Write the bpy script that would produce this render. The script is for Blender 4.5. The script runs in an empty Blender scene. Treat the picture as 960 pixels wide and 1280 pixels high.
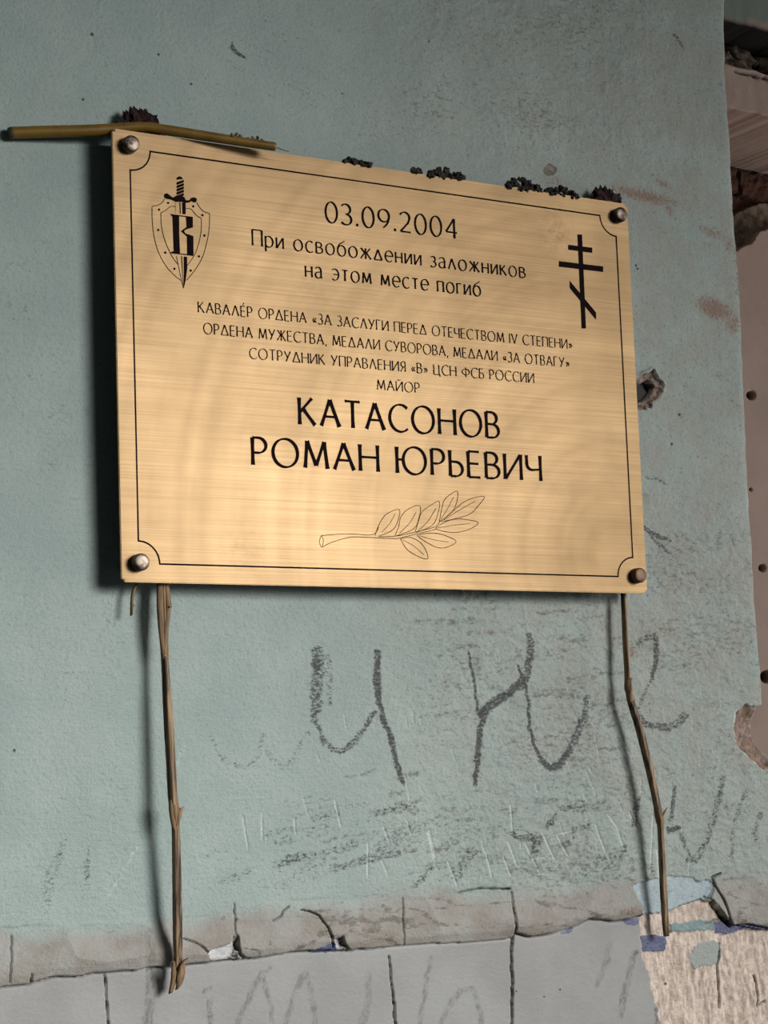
import bpy, bmesh, math, random
import numpy as np
from mathutils import Matrix, Vector

# ------------------------------------------------------------------ camera, light, exposure
scn = bpy.context.scene
COL = scn.collection
F, CX, CY, WPX, HPX = 2480.0, 483.95, 688.58, 960.0, 1280.0
RC = np.array([[0.8595260700953878, -0.5097716865738966, -0.036711883552648865],
               [0.02846923533529683, 0.11947308218174356, -0.9924291840093266],
               [0.5102983808183226, 0.8519735971270467, 0.11720303892218078]])
CC = np.array([-0.351314249507044, -0.8329578493698825, -0.09459346651693336])
cam_d = bpy.data.cameras.new('camera')
cam = bpy.data.objects.new('camera', cam_d); COL.objects.link(cam)
cam_d.sensor_fit = 'VERTICAL'; cam_d.sensor_height = 36.0
cam_d.lens = F / HPX * 36.0
cam_d.shift_x = -(CX - WPX / 2) / HPX
cam_d.shift_y = (CY - HPX / 2) / HPX
cam_d.clip_start = 0.05; cam_d.clip_end = 60
M = Matrix(((RC[0, 0], -RC[1, 0], -RC[2, 0], CC[0]),
            (RC[0, 1], -RC[1, 1], -RC[2, 1], CC[1]),
            (RC[0, 2], -RC[1, 2], -RC[2, 2], CC[2]), (0, 0, 0, 1)))
cam.matrix_world = M
scn.camera = cam

def area(name, loc, target, sx, sy, power, col):
    d = bpy.data.lights.new(name, 'AREA'); d.shape = 'RECTANGLE'; d.size = sx; d.size_y = sy
    d.energy = power; d.color = col
    o = bpy.data.objects.new(name, d); COL.objects.link(o)
    o.location = loc
    o.rotation_euler = (Vector(target) - Vector(loc)).to_track_quat('-Z', 'Y').to_euler()
    return o
# daylight from the window of the room, in front of the wall and round to the right
wl = area('window_daylight', (1.12, -2.00, 0.28), (-0.22, 0, -0.47), 0.95, 0.95, 5.8, (1.0, 0.975, 0.94))
wl.data.spread = math.radians(41)
# added unseen fill lamp on the right, brightens the wall and lintel beyond
area('opening_fill', (1.50, -0.32, -0.05), (0.52, 0.30, 0.0), 0.40, 0.60, 4.6, (1.0, 0.95, 0.90))

w = bpy.data.worlds.new('World'); scn.world = w; w.use_nodes = True
wn = w.node_tree; wn.nodes.clear()
wo = wn.nodes.new('ShaderNodeOutputWorld'); wb = wn.nodes.new('ShaderNodeBackground')
wb.inputs['Color'].default_value = (0.80, 0.95, 1.0, 1); wb.inputs['Strength'].default_value = 0.03
wn.links.new(wb.outputs[0], wo.inputs[0])

scn.view_settings.view_transform = 'Standard'; scn.view_settings.look = 'None'
scn.view_settings.exposure = 0.0; scn.view_settings.gamma = 1.0
scn.view_settings.use_curve_mapping = False

# ------------------------------------------------------------------ helpers
G = 0.0143                                       # plaque face stands this far off the wall
rng = np.random.default_rng(7); random.seed(7)

def U(px, py, y=0.0):                            # photo point -> place at depth y
    d = RC.T @ np.array([(px - CX) / F, (py - CY) / F, 1.0])
    return CC + (y - CC[1]) / d[1] * d

def proj(X, Y, Z):
    X = X - CC[0]; Y = Y - CC[1]; Z = Z - CC[2]
    a = RC[0, 0] * X + RC[0, 1] * Y + RC[0, 2] * Z
    b = RC[1, 0] * X + RC[1, 1] * Y + RC[1, 2] * Z
    c = RC[2, 0] * X + RC[2, 1] * Y + RC[2, 2] * Z
    return F * a / c + CX, F * b / c + CY

def vnoise(x, y, seed=0):
    r = np.random.default_rng(seed + 1000); T = r.random((256, 256))
    xi = np.floor(x).astype(np.int64); yi = np.floor(y).astype(np.int64)
    fx = x - xi; fy = y - yi
    fx = fx * fx * (3 - 2 * fx); fy = fy * fy * (3 - 2 * fy)
    a = T[xi & 255, yi & 255]; b = T[(xi + 1) & 255, yi & 255]
    c = T[xi & 255, (yi + 1) & 255]; d = T[(xi + 1) & 255, (yi + 1) & 255]
    return (a * (1 - fx) + b * fx) * (1 - fy) + (c * (1 - fx) + d * fx) * fy

def fbm(x, y, s, octv=4, seed=0, gain=0.5):     # s = feature size; result about -1..1
    t = np.zeros_like(x); amp = 1.0; tot = 0.0
    for k in range(octv):
        t += amp * (vnoise(x / s + 17.3 * k, y / s + 9.1 * k, seed + k) * 2 - 1)
        tot += amp; amp *= gain; s *= 0.5
    return t / tot

def sstep(a, b, x):
    t = np.clip((x - a) / (b - a), 0, 1); return t * t * (3 - 2 * t)

def seg_mask(pu, pv, pts, wid, soft):            # 1 on a polyline of half widths wid, falling to 0 over soft
    out = np.zeros(pu.shape)
    n = len(pts)
    if np.isscalar(wid): wid = [wid] * n
    for i in range(n - 1):
        (x0, y0), (x1, y1) = pts[i][:2], pts[i + 1][:2]
        mx = max(wid[i], wid[i + 1]) + soft + 1
        idx = np.nonzero((pu > min(x0, x1) - mx) & (pu < max(x0, x1) + mx) & (pv > min(y0, y1) - mx) & (pv < max(y0, y1) + mx))
        if len(idx[0]) == 0: continue
        a = pu[idx] - x0; b = pv[idx] - y0
        dx, dy = x1 - x0, y1 - y0; L = dx * dx + dy * dy + 1e-9
        t = np.clip((a * dx + b * dy) / L, 0, 1)
        d = np.hypot(a - t * dx, b - t * dy)
        ww = wid[i] + (wid[i + 1] - wid[i]) * t
        m = 1 - sstep(0, 1, (d - ww) / soft)
        out[idx] = np.maximum(out[idx], m)
    return out

def poly_mask(pu, pv, poly):                     # point in polygon
    ins = np.zeros(pu.shape, bool)
    n = len(poly)
    for i in range(n):
        x0, y0 = poly[i]; x1, y1 = poly[(i + 1) % n]
        if y0 == y1: continue
        c = ((y0 > pv) != (y1 > pv)) & (pu < (x1 - x0) * (pv - y0) / (y1 - y0) + x0)
        ins ^= c
    return ins

def blob(pu, pv, cx, cy, rx, ry, ang=0):
    a = math.radians(ang); c, s = math.cos(a), math.sin(a)
    x = (pu - cx) * c + (pv - cy) * s; y = -(pu - cx) * s + (pv - cy) * c
    return np.exp(-((x / rx) ** 2 + (y / ry) ** 2))

def tag(o, label=None, cat=None, group=None, kind=None):
    if label: o['label'] = label
    if cat: o['category'] = cat
    if group: o['group'] = group
    if kind: o['kind'] = kind
    return o

def thing(name, loc, label, cat, group=None):
    o = bpy.data.objects.new(name, None); COL.objects.link(o)
    o.location = loc; o.empty_display_size = 0.01
    return tag(o, label, cat, group)

def link(name, me, mat, parent=None, root=None, smooth=False, label=None):
    o = bpy.data.objects.new(name, me); COL.objects.link(o)
    if mat: me.materials.append(mat)
    if smooth:
        me.polygons.foreach_set('use_smooth', [True] * len(me.polygons))
    if parent is not None:
        loc = Vector((root or parent).location) if (root or parent) else Vector()
        me.transform(Matrix.Translation(-loc)); o.parent = parent
    if label: o['label'] = label
    return o

def mesh_from(name, V, Fc):
    me = bpy.data.meshes.new(name); me.from_pydata([tuple(v) for v in V], [], Fc); me.update(); return me

# ------------------------------------------------------------------ materials
def mat_new(name):
    m = bpy.data.materials.new(name); m.use_nodes = True
    nt = m.node_tree; bs = nt.nodes['Principled BSDF']
    return m, nt, bs
def nd(nt, t, **kw):
    n = nt.nodes.new(t)
    for k, v in kw.items(): setattr(n, k, v)
    return n
def noise_node(nt, scale, detail=4, rough=0.55, vec=None):
    n = nd(nt, 'ShaderNodeTexNoise'); n.inputs['Scale'].default_value = scale
    n.inputs['Detail'].default_value = detail; n.inputs['Roughness'].default_value = rough
    if vec: nt.links.new(vec, n.inputs['Vector'])
    return n.outputs['Fac']
def math_node(nt, op, a, b=None, c=None, clamp=False):
    n = nd(nt, 'ShaderNodeMath', operation=op); n.use_clamp = clamp
    for i, v in enumerate((a, b, c)):
        if v is None: continue
        if isinstance(v, (int, float)): n.inputs[i].default_value = v
        else: nt.links.new(v, n.inputs[i])
    return n.outputs[0]
def mix_col(nt, fac, a, b, mode='MIX'):
    n = nd(nt, 'ShaderNodeMix', data_type='RGBA', blend_type=mode)
    for s, v in ((n.inputs[0], fac), (n.inputs[6], a), (n.inputs[7], b)):
        if isinstance(v, (int, float)): s.default_value = v
        elif isinstance(v, tuple): s.default_value = (*v, 1)
        else: nt.links.new(v, s)
    return n.outputs[2]
def lin(r, g, b):
    f = lambda c: (c / 255 / 12.92) if c <= 10 else ((c / 255 + 0.055) / 1.055) ** 2.4
    return (f(r), f(g), f(b))
def obj_vec(nt, scale=None):
    tc = nd(nt, 'ShaderNodeTexCoord')
    if scale is None: return tc.outputs['Object']
    mp = nd(nt, 'ShaderNodeMapping'); mp.inputs['Scale'].default_value = scale
    nt.links.new(tc.outputs['Object'], mp.inputs['Vector']); return mp.outputs[0]
def bump(nt, bs, h, dist, strength=1.0):
    b = nd(nt, 'ShaderNodeBump'); b.inputs['Distance'].default_value = dist; b.inputs['Strength'].default_value = strength
    nt.links.new(h, b.inputs['Height']); nt.links.new(b.outputs[0], bs.inputs['Normal'])

def simple(name, c0, c1, scale, rough=0.7, metal=0.0, stretch=None, bdist=0.0, lo=0.35, hi=0.65, spec=0.4):
    m, nt, bs = mat_new(name)
    v = obj_vec(nt, stretch)
    n = noise_node(nt, scale, 5, 0.6, v)
    mr = nd(nt, 'ShaderNodeMapRange'); mr.inputs['From Min'].default_value = lo; mr.inputs['From Max'].default_value = hi
    nt.links.new(n, mr.inputs['Value'])
    nt.links.new(mix_col(nt, mr.outputs[0], c0, c1), bs.inputs['Base Color'])
    bs.inputs['Roughness'].default_value = rough; bs.inputs['Metallic'].default_value = metal
    bs.inputs['Specular IOR Level'].default_value = spec
    if bdist: bump(nt, bs, n, bdist)
    return m

def wall_material():
    m, nt, bs = mat_new('painted_plaster')
    v = obj_vec(nt)
    at = lambda nm: nd(nt, 'ShaderNodeAttribute', attribute_name=nm).outputs['Fac']
    mott = noise_node(nt, 22, 5, 0.6, v)
    fine = noise_node(nt, 520, 4, 0.7, v)
    grain = noise_node(nt, 1.0, 5, 0.8, obj_vec(nt, (430, 430, 800)))
    grain2 = noise_node(nt, 300, 4, 0.7, v)
    flk = noise_node(nt, 1.0, 5, 0.72, obj_vec(nt, (210, 210, 430)))
    fl2 = noise_node(nt, 1.0, 4, 0.75, obj_vec(nt, (620, 620, 520)))
    def ramp(x, a, b):
        mr = nd(nt, 'ShaderNodeMapRange', interpolation_type='SMOOTHSTEP'); mr.inputs['From Min'].default_value = a; mr.inputs['From Max'].default_value = b
        nt.links.new(x, mr.inputs['Value']); return mr.outputs[0]
    def gritty(attr, g, k=3.0, gs=2.4):         # attr thresholded by grain: crayon and grime sit on the high spots
        a = math_node(nt, 'SUBTRACT', attr, math_node(nt, 'MULTIPLY_ADD', g, gs, 0.5 - gs * 0.5))
        return math_node(nt, 'MULTIPLY', a, k, clamp=True)
    col = mix_col(nt, ramp(mott, 0.35, 0.68), lin(149, 166, 163), lin(161, 176, 172))
    col = mix_col(nt, ramp(fine, 0.52, 0.75), col, lin(138, 151, 145))
    col = mix_col(nt, math_node(nt, 'MULTIPLY', at('film'), ramp(noise_node(nt, 35, 5, 0.7, v), 0.2, 0.75)), col, lin(150, 150, 141))
    grey = mix_col(nt, ramp(mott, 0.35, 0.65), lin(140, 140, 139), lin(150, 151, 150))
    col = mix_col(nt, at('grey'), col, grey)
    band = mix_col(nt, ramp(noise_node(nt, 45, 5, 0.65, v), 0.35, 0.68), lin(154, 153, 149), lin(138, 131, 122))
    col = mix_col(nt, at('band'), col, band)
    col = mix_col(nt, math_node(nt, 'MULTIPLY', ramp(grain2, 0.60, 0.72), math_node(nt, 'MULTIPLY', at('speck'), 0.75)), col, lin(88, 90, 84))
    col = mix_col(nt, math_node(nt, 'MULTIPLY', ramp(flk, 0.60, 0.70), math_node(nt, 'MULTIPLY', at('speck'), 0.62)), col, lin(84, 88, 82))
    col = mix_col(nt, math_node(nt, 'MULTIPLY', ramp(fl2, 0.50, 0.72), math_node(nt, 'MULTIPLY_ADD', at('speck'), 0.42, 0.16)), col, lin(104, 112, 106))
    pink = mix_col(nt, ramp(grain2, 0.35, 0.7), lin(216, 200, 187), lin(176, 157, 143))
    col = mix_col(nt, at('pink'), col, pink)
    lb = mix_col(nt, ramp(grain2, 0.35, 0.7), lin(170, 185, 191), lin(152, 169, 178))
    col = mix_col(nt, at('lightblue'), col, lb)
    bl = mix_col(nt, ramp(grain, 0.3, 0.75), lin(58, 63, 106), lin(112, 120, 146))
    col = mix_col(nt, at('blue'), col, bl)
    col = mix_col(nt, at('teal'), col, mix_col(nt, ramp(grain2, 0.35, 0.7), lin(112, 138, 142), lin(140, 160, 160)))
    col = mix_col(nt, at('white'), col, mix_col(nt, ramp(grain, 0.4, 0.8), lin(196, 197, 197), lin(150, 151, 152)))
    brn = mix_col(nt, ramp(grain2, 0.35, 0.68), lin(150, 124, 108), lin(84, 66, 56))
    col = mix_col(nt, at('brown'), col, brn)
    col = mix_col(nt, math_node(nt, 'MULTIPLY', gritty(at('rust'), fl2, 1.5, 3.4), 0.78), col, lin(124, 82, 56))
    col = mix_col(nt, math_node(nt, 'MULTIPLY', gritty(at('dirt'), flk, 2.2, 3.0), 0.72), col, lin(84, 76, 64))
    col = mix_col(nt, math_node(nt, 'MULTIPLY', gritty(at('chalk'), grain, 3.0), 0.5), col, lin(214, 222, 216))
    col = mix_col(nt, math_node(nt, 'MULTIPLY', gritty(at('charcoal'), grain, 2.2, 3.0), 0.93), col, lin(26, 28, 30))
    col = mix_col(nt, math_node(nt, 'MULTIPLY', at('rub'), ramp(fl2, 0.25, 0.6)), col, lin(62, 64, 64))
    col = mix_col(nt, at('hollow_shade'), col, lin(17, 13, 12))  # shade inside the hole, cracks and lip painted in near black
    nt.links.new(col, bs.inputs['Base Color'])
    bs.inputs['Roughness'].default_value = 0.5
    bs.inputs['Specular IOR Level'].default_value = 0.4
    h = math_node(nt, 'ADD', math_node(nt, 'MULTIPLY_ADD', fine, 0.7, flk), math_node(nt, 'MULTIPLY', fl2, 0.6))
    h = math_node(nt, 'MULTIPLY', h, math_node(nt, 'MULTIPLY_ADD', at('grey'), -0.72, 1.0))
    bump(nt, bs, h, 0.00055, 0.85)
    return m

def backwall_material():
    m, nt, bs = mat_new('rough_plaster')
    v = obj_vec(nt)
    at = lambda nm: nd(nt, 'ShaderNodeAttribute', attribute_name=nm).outputs['Fac']
    n1 = noise_node(nt, 18, 5, 0.6, v); n2 = noise_node(nt, 160, 4, 0.65, v)
    def ramp(x, a, b):
        mr = nd(nt, 'ShaderNodeMapRange'); mr.inputs['From Min'].default_value = a; mr.inputs['From Max'].default_value = b
        nt.links.new(x, mr.inputs['Value']); return mr.outputs[0]
    col = mix_col(nt, ramp(n1, 0.3, 0.7), lin(200, 176, 164), lin(180, 158, 148))
    col = mix_col(nt, at('green'), col, lin(138, 150, 140))
    col = mix_col(nt, at('rubble'), col, mix_col(nt, ramp(n2, 0.35, 0.65), lin(150, 134, 118), lin(92, 78, 66)))
    col = mix_col(nt, at('brick'), col, mix_col(nt, ramp(n2, 0.35, 0.65), lin(104, 62, 42), lin(74, 42, 30)))
    col = mix_col(nt, at('hollow_shade'), col, lin(30, 25, 22))  # shade of cavity, holes and open joints put into the colour
    nt.links.new(col, bs.inputs['Base Color']); bs.inputs['Roughness'].default_value = 0.85
    bump(nt, bs, n2, 0.0006, 0.7)
    return m

def brass_material():
    m, nt, bs = mat_new('brushed_brass')
    v1 = obj_vec(nt, (9, 9, 1900)); v2 = obj_vec(nt, (3, 3, 420)); v3 = obj_vec(nt)
    s1 = noise_node(nt, 1.0, 4, 0.6, v1); s2 = noise_node(nt, 1.0, 3, 0.6, v2)
    sm = noise_node(nt, 16, 5, 0.6, v3); sp = noise_node(nt, 190, 4, 0.7, v3)
    st = math_node(nt, 'ADD', math_node(nt, 'MULTIPLY', s1, 0.75), math_node(nt, 'MULTIPLY', s2, 0.25))
    def ramp(x, a, b, c=0, d=1):
        mr = nd(nt, 'ShaderNodeMapRange'); mr.inputs['From Min'].default_value = a; mr.inputs['From Max'].default_value = b
        mr.inputs['To Min'].default_value = c; mr.inputs['To Max'].default_value = d
        nt.links.new(x, mr.inputs['Value']); return mr.outputs[0]
    col = mix_col(nt, ramp(st, 0.38, 0.62), (0.365, 0.252, 0.137), (0.485, 0.336, 0.184))
    col = mix_col(nt, ramp(sm, 0.45, 0.7, 0, 0.35), col, (0.33, 0.228, 0.122))
    col = mix_col(nt, ramp(sp, 0.64, 0.76, 0, 0.4), col, (0.30, 0.21, 0.11))
    # a brown smear beside the cross and a fainter one under the second line
    tcs = nd(nt, 'ShaderNodeTexCoord')
    for (sx_, sy_, sc_, amt) in ((694, 286, (62, 0, 42), 0.55), (392, 345, (60, 0, 34), 0.22), (300, 690, (40, 0, 60), 0.25)):
        q = U(sx_, sy_, -G) - np.array([0.1485, -G, 0.0])
        mps = nd(nt, 'ShaderNodeMapping'); mps.inputs['Scale'].default_value = sc_
        mps.inputs['Location'].default_value = (-q[0] * sc_[0], 0, -q[2] * sc_[2])
        nt.links.new(tcs.outputs['Object'], mps.inputs['Vector'])
        lns = nd(nt, 'ShaderNodeVectorMath', operation='LENGTH'); nt.links.new(mps.outputs[0], lns.inputs[0])
        near = ramp(lns.outputs['Value'], 0.9, 0.1)
        col = mix_col(nt, math_node(nt, 'MULTIPLY', math_node(nt, 'MULTIPLY', near, ramp(sp, 0.45, 0.62)), amt), col, (0.22, 0.14, 0.08))
    nt.links.new(col, bs.inputs['Base Color'])
    bs.inputs['Metallic'].default_value = 1.0
    # polishing sweeps: faint arcs in the gloss
    tc = nd(nt, 'ShaderNodeTexCoord'); mp = nd(nt, 'ShaderNodeMapping'); mp.inputs['Location'].default_value = (-0.13, 0, -0.02)
    nt.links.new(tc.outputs['Object'], mp.inputs['Vector'])
    ln = nd(nt, 'ShaderNodeVectorMath', operation='LENGTH'); nt.links.new(mp.outputs[0], ln.inputs[0])
    arc = noise_node(nt, 1.0, 2, 0.5, None)
    cmb = nd(nt, 'ShaderNodeCombineXYZ'); nt.links.new(math_node(nt, 'MULTIPLY', ln.outputs['Value'], 95.0), cmb.inputs[0])
    nz = nd(nt, 'ShaderNodeTexNoise'); nz.inputs['Scale'].default_value = 1.0; nz.inputs['Detail'].default_value = 2
    nt.links.new(cmb.outputs[0], nz.inputs['Vector'])
    mp2 = nd(nt, 'ShaderNodeMapping'); mp2.inputs['Location'].default_value = (0.085, 0, -0.045); mp2.inputs['Scale'].default_value = (1, 0, 1.2)
    nt.links.new(tc.outputs['Object'], mp2.inputs['Vector'])
    ln2 = nd(nt, 'ShaderNodeVectorMath', operation='LENGTH'); nt.links.new(mp2.outputs[0], ln2.inputs[0])
    buff = ramp(ln2.outputs['Value'], 0.03, 0.24, 0.0, 0.085)      # the lower left is rubbed shinier than the rest
    r = math_node(nt, 'ADD', math_node(nt, 'MULTIPLY_ADD', sm, 0.16, 0.49), buff)
    r = math_node(nt, 'ADD', r, math_node(nt, 'MULTIPLY_ADD', nz.outputs['Fac'], 0.10, -0.05))
    nt.links.new(r, bs.inputs['Roughness'])
    bs.inputs['Anisotropic'].default_value = 0.35
    tg = nd(nt, 'ShaderNodeCombineXYZ'); tg.inputs[0].default_value = 1.0
    nt.links.new(tg.outputs[0], bs.inputs['Tangent'])
    bump(nt, bs, st, 0.00005, 0.9)
    return m

M_WALL = wall_material(); M_BACK = backwall_material(); M_BRASS = brass_material()
M_INK = simple('engraved_black_paint', lin(30, 17, 19), lin(22, 14, 15), 300, 0.9, spec=0.08)
M_THIN = simple('engraved_hairline', lin(92, 66, 44), lin(70, 48, 34), 300, 0.9, spec=0.08)
M_BOLT = simple('tarnished_steel', (0.26, 0.215, 0.17), (0.045, 0.030, 0.028), 170, 0.45, 0.8, None, 0.0004, 0.42, 0.58)
M_BOLT2 = simple('corroded_bronze', (0.20, 0.13, 0.09), (0.10, 0.065, 0.05), 300, 0.55, 0.8, None, 0.0006)
M_WAX = simple('beeswax', lin(136, 104, 36), lin(108, 82, 28), 60, 0.42)
M_WICK = simple('cotton_wick', lin(150, 140, 120), lin(110, 102, 88), 400, 0.9)
M_STEM = simple('dry_stem', lin(156, 128, 94), lin(52, 40, 30), 1.0, 0.6, 0, (760, 760, 10), 0.0003, 0.40, 0.58)
M_SHEATH = simple('dry_leaf', lin(158, 128, 92), lin(80, 62, 44), 1.0, 0.7, 0, (600, 600, 30), 0.0002)
M_PETAL = simple('dried_petals', lin(54, 16, 20), lin(24, 10, 12), 160, 0.8, 0, None, 0.0003)
M_CRUMB = simple('dry_crumbs', lin(74, 68, 63), lin(30, 26, 25), 420, 0.95, 0, None, 0.0006)
M_FLUFF = simple('grey_dust', lin(128, 116, 100), lin(80, 70, 58), 420, 0.95, 0, None, 0.0003)
M_FLAKE = simple('paint_flake', lin(150, 130, 108), lin(112, 92, 76), 200, 0.9)

# ------------------------------------------------------------------ the painted wall (a pier that ends at an opening)
EDGE = [(904, -120), (908, 0), (909, 80), (911, 140), (914, 170), (917, 220), (920, 290), (924, 330), (928, 410), (931, 480),
        (934, 550), (938, 620), (942, 700), (945, 760), (950, 820), (955, 862), (956, 882), (953, 886),
        (952, 890), (949, 905), (951, 924), (959, 938), (968, 950), (972, 968), (974, 1000), (980, 1150), (985, 1280), (990, 1420)]
EDGE_W = [U(px, py, 0.0) for px, py in EDGE]
LEDGE = [(-80, 1240), (0, 1234), (16, 1232), (37, 1229), (41, 1227), (64, 1221), (101, 1219), (117, 1216), (174, 1212), (181, 1210),
         (209, 1208), (234, 1205), (259, 1202), (284, 1199), (312, 1197), (340, 1192.6), (363, 1188.7), (387, 1187.5), (430, 1186.7),
         (482, 1183.5), (522, 1180), (569, 1178), (599, 1176), (637, 1172), (643, 1166), (663, 1170), (685, 1168), (697.5, 1163), (716, 1157.5),
         (735, 1148), (744, 1148.5), (763, 1150.6), (785, 1148), (797.5, 1144), (850, 1150), (905, 1158), (920, 1156), (960, 1163), (1100, 1168)]
PAINT = [(-80, 1160), (0, 1160), (60, 1158), (120, 1152), (200, 1150), (300, 1138), (330, 1128), (420, 1122), (520, 1118), (600, 1112), (640, 1114),
         (700, 1110), (747, 1104), (791, 1101), (841, 1095), (887, 1097), (905, 1092), (960, 1092), (1100, 1094)]

def build_wall():
    xs_c = -0.42 + (0.34) * (1 - (1 - np.linspace(0, 1, 46)) ** 1.6)
    nf = 900
    u = np.linspace(0, 1, nf)
    zf = np.linspace(0.368, -0.252, 1120)
    z = np.concatenate([np.linspace(0.80, 0.372, 70), zf, np.linspace(-0.256, -0.62, 60)])
    ez = np.array([p[2] for p in EDGE_W][::-1]); ex = np.array([p[0] for p in EDGE_W][::-1])
    xe = np.interp(z, ez, ex)
    xe = xe + 0.0007 * (vnoise(z / 0.006, z * 0 + 3.3, 50) - 0.5) + 0.0012 * (vnoise(z / 0.03, z * 0 + 7.7, 51) - 0.5)
    xl = xs_c[-1]
    X = np.concatenate([np.repeat(xs_c[None, :-1], len(z), 0), xl + u[None, :] * (xe[:, None] - xl)], 1)
    Z = np.repeat(z[:, None], X.shape[1], 1)
    pu, pv = proj(X, np.zeros_like(X), Z)
    mm = 0.001
    # --- relief (outward, metres)
    rough = sstep(380, 640, pu) * sstep(520, 720, pv) * (1 - sstep(1090, 1150, pv))
    rough = np.maximum(rough, 0.75 * sstep(420, 560, pu) * (1 - sstep(760, 900, pu)) * (1 - sstep(180, 260, pv)))
    rough = np.clip(rough * (0.55 + 0.9 * vnoise(pu / 110, pv / 80, 77)), 0, 1)
    dn = sstep(1090, 1180, pv)
    h = 0.7 * mm * fbm(X, Z, 0.11, 3, 1) * (1 - 0.5 * dn)
    h += mm * (0.13 + 0.52 * rough) * (1 - 0.6 * dn) * fbm(X * 0.75, Z, 0.008, 4, 5, 0.7)
    ridge = 1 - np.abs(fbm(X * 0.55, Z, 0.010, 4, 21))
    h += mm * 0.34 * rough * (ridge ** 6 - 0.3)
    rt = sstep(600, 900, pu) * (1 - sstep(520, 700, pv))
    h += mm * 0.20 * rt * fbm(X, Z * 0.35, 0.005, 3, 31) + mm * 0.12 * sstep(560, 760, pu) * fbm(X, Z, 0.007, 4, 33, 0.65)
    # rounded worn corner at the opening
    dist_e = xe[:, None] - X
    h -= 1.6 * mm * np.exp(-np.maximum(dist_e, 0) / 0.0016)
    h -= mm * 0.7 * np.exp(-np.maximum(dist_e, 0) / 0.007) * np.clip(fbm(X, Z, 0.012, 4, 61) + 0.25, 0, 1)
    # plaster skim with a bulging lower lip, flat panel beneath
    lx = np.array([p[0] for p in LEDGE]); ly = np.array([p[1] for p in LEDGE])
    qx = np.array([p[0] for p in PAINT]); qy = np.array([p[1] for p in PAINT])
    jit = 1.8 * fbm(pu, pv * 0.2, 14, 3, 71)
    yl = np.interp(pu, lx, ly) + jit; yq = np.interp(pu, qx, qy) + 5 * fbm(pu, pv, 50, 3, 81)
    t = (pv - yq) / (yl - yq)
    inside = (pv < yl)
    bul = np.where(t > 0, sstep(0, 0.75, t) * 2.8 * mm - sstep(0.8, 1.0, t) * 0.9 * mm, 0)
    bul = bul * (1 + 0.35 * fbm(X, Z, 0.04, 3, 91))
    h = np.where(inside, h + bul, h * 0.6)
    wav = 1 - np.abs(fbm(X * 0.35, Z, 0.016, 3, 95)); h += np.where(inside & (t > 0), 0.9 * mm * (wav ** 3 - 0.5), 0)
    band = sstep(-0.15, 0.35, t + 0.22 * fbm(pu, pv, 40, 4, 101)) * inside
    grey = np.where(inside, 0, 1.0)
    # exposed patches
    jx = pu + 3.0 * fbm(pu, pv, 9, 3, 111); jy = pv + 3.0 * fbm(pu, pv, 9, 3, 121)
    pink = poly_mask(jx, jy, [(802, 1143), (836, 1137), (850, 1131), (877, 1122), (891, 1128), (898, 1139), (910, 1157.5), (960, 1163), (1100, 1168),
                              (1100, 1500), (850, 1500), (827, 1280), (819, 1249), (811, 1219), (802, 1190), (801, 1157)]).astype(float)
    lightblue = poly_mask(jx, jy, [(793, 1104), (816, 1098), (841, 1095), (859, 1096), (875, 1101), (887, 1099), (891, 1110), (887, 1121), (877, 1124), (850, 1133),
                                   (836, 1139), (816, 1141), (802, 1143), (800, 1132), (794, 1118)]).astype(float)
    blue = np.zeros_like(pu)
    for pg in ([(803, 1171), (834, 1169), (836, 1187), (804, 1190)], [(697, 1165), (716, 1158), (714, 1164), (703, 1167)],
               [(776, 1150), (797, 1147), (799, 1156), (785, 1157)], [(385, 1190), (400, 1184), (416, 1176), (427, 1182), (420, 1190), (400, 1192)],
               [(891, 1152), (914, 1155), (935, 1154), (975, 1162), (975, 1166), (935, 1160), (914, 1166), (896, 1168)]):
        blue = np.maximum(blue, poly_mask(jx, jy, pg))
    teal = poly_mask(jx, jy, [(839, 1157), (877, 1148), (892, 1153), (895, 1163), (887, 1162), (840, 1165.5)]).astype(float)
    teal = np.maximum(teal, (blob(jx, jy, 884, 1192, 22, 17, -35) > 0.42 + 0.3 * fbm(pu, pv, 14, 4, 515)) * 0.7)
    white = poly_mask(jx * 0.5 + pu * 0.5, jy * 0.5 + pv * 0.5, [(257, 1190), (270, 1184), (284, 1180), (290, 1169), (294, 1182), (293, 1196), (275, 1199), (260, 1198)]).astype(float)
    white = np.maximum(white, poly_mask(pu, pv, [(414, 1174), (424, 1171), (428, 1184), (419, 1186)]) * 1.0)
    comb = fbm(X, Z * 0.35, 0.0028, 3, 131)
    comb2 = fbm(X, Z * 0.5, 0.012, 3, 135)
    h = np.where(pink > 0, -1.6 * mm + 0.85 * mm * comb + 0.6 * mm * comb2, h)
    h = np.where(lightblue > 0, -0.5 * mm + 0.15 * mm * fbm(X, Z, 0.006, 3, 141), h)
    h = np.where((blue > 0) & (pink > 0), -1.0 * mm, h); h = np.where(teal > 0, -0.8 * mm + 0.2 * mm * comb2, h)
    h = np.where(white > 0, -0.6 * mm + 0.2 * mm * comb, h)
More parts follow.
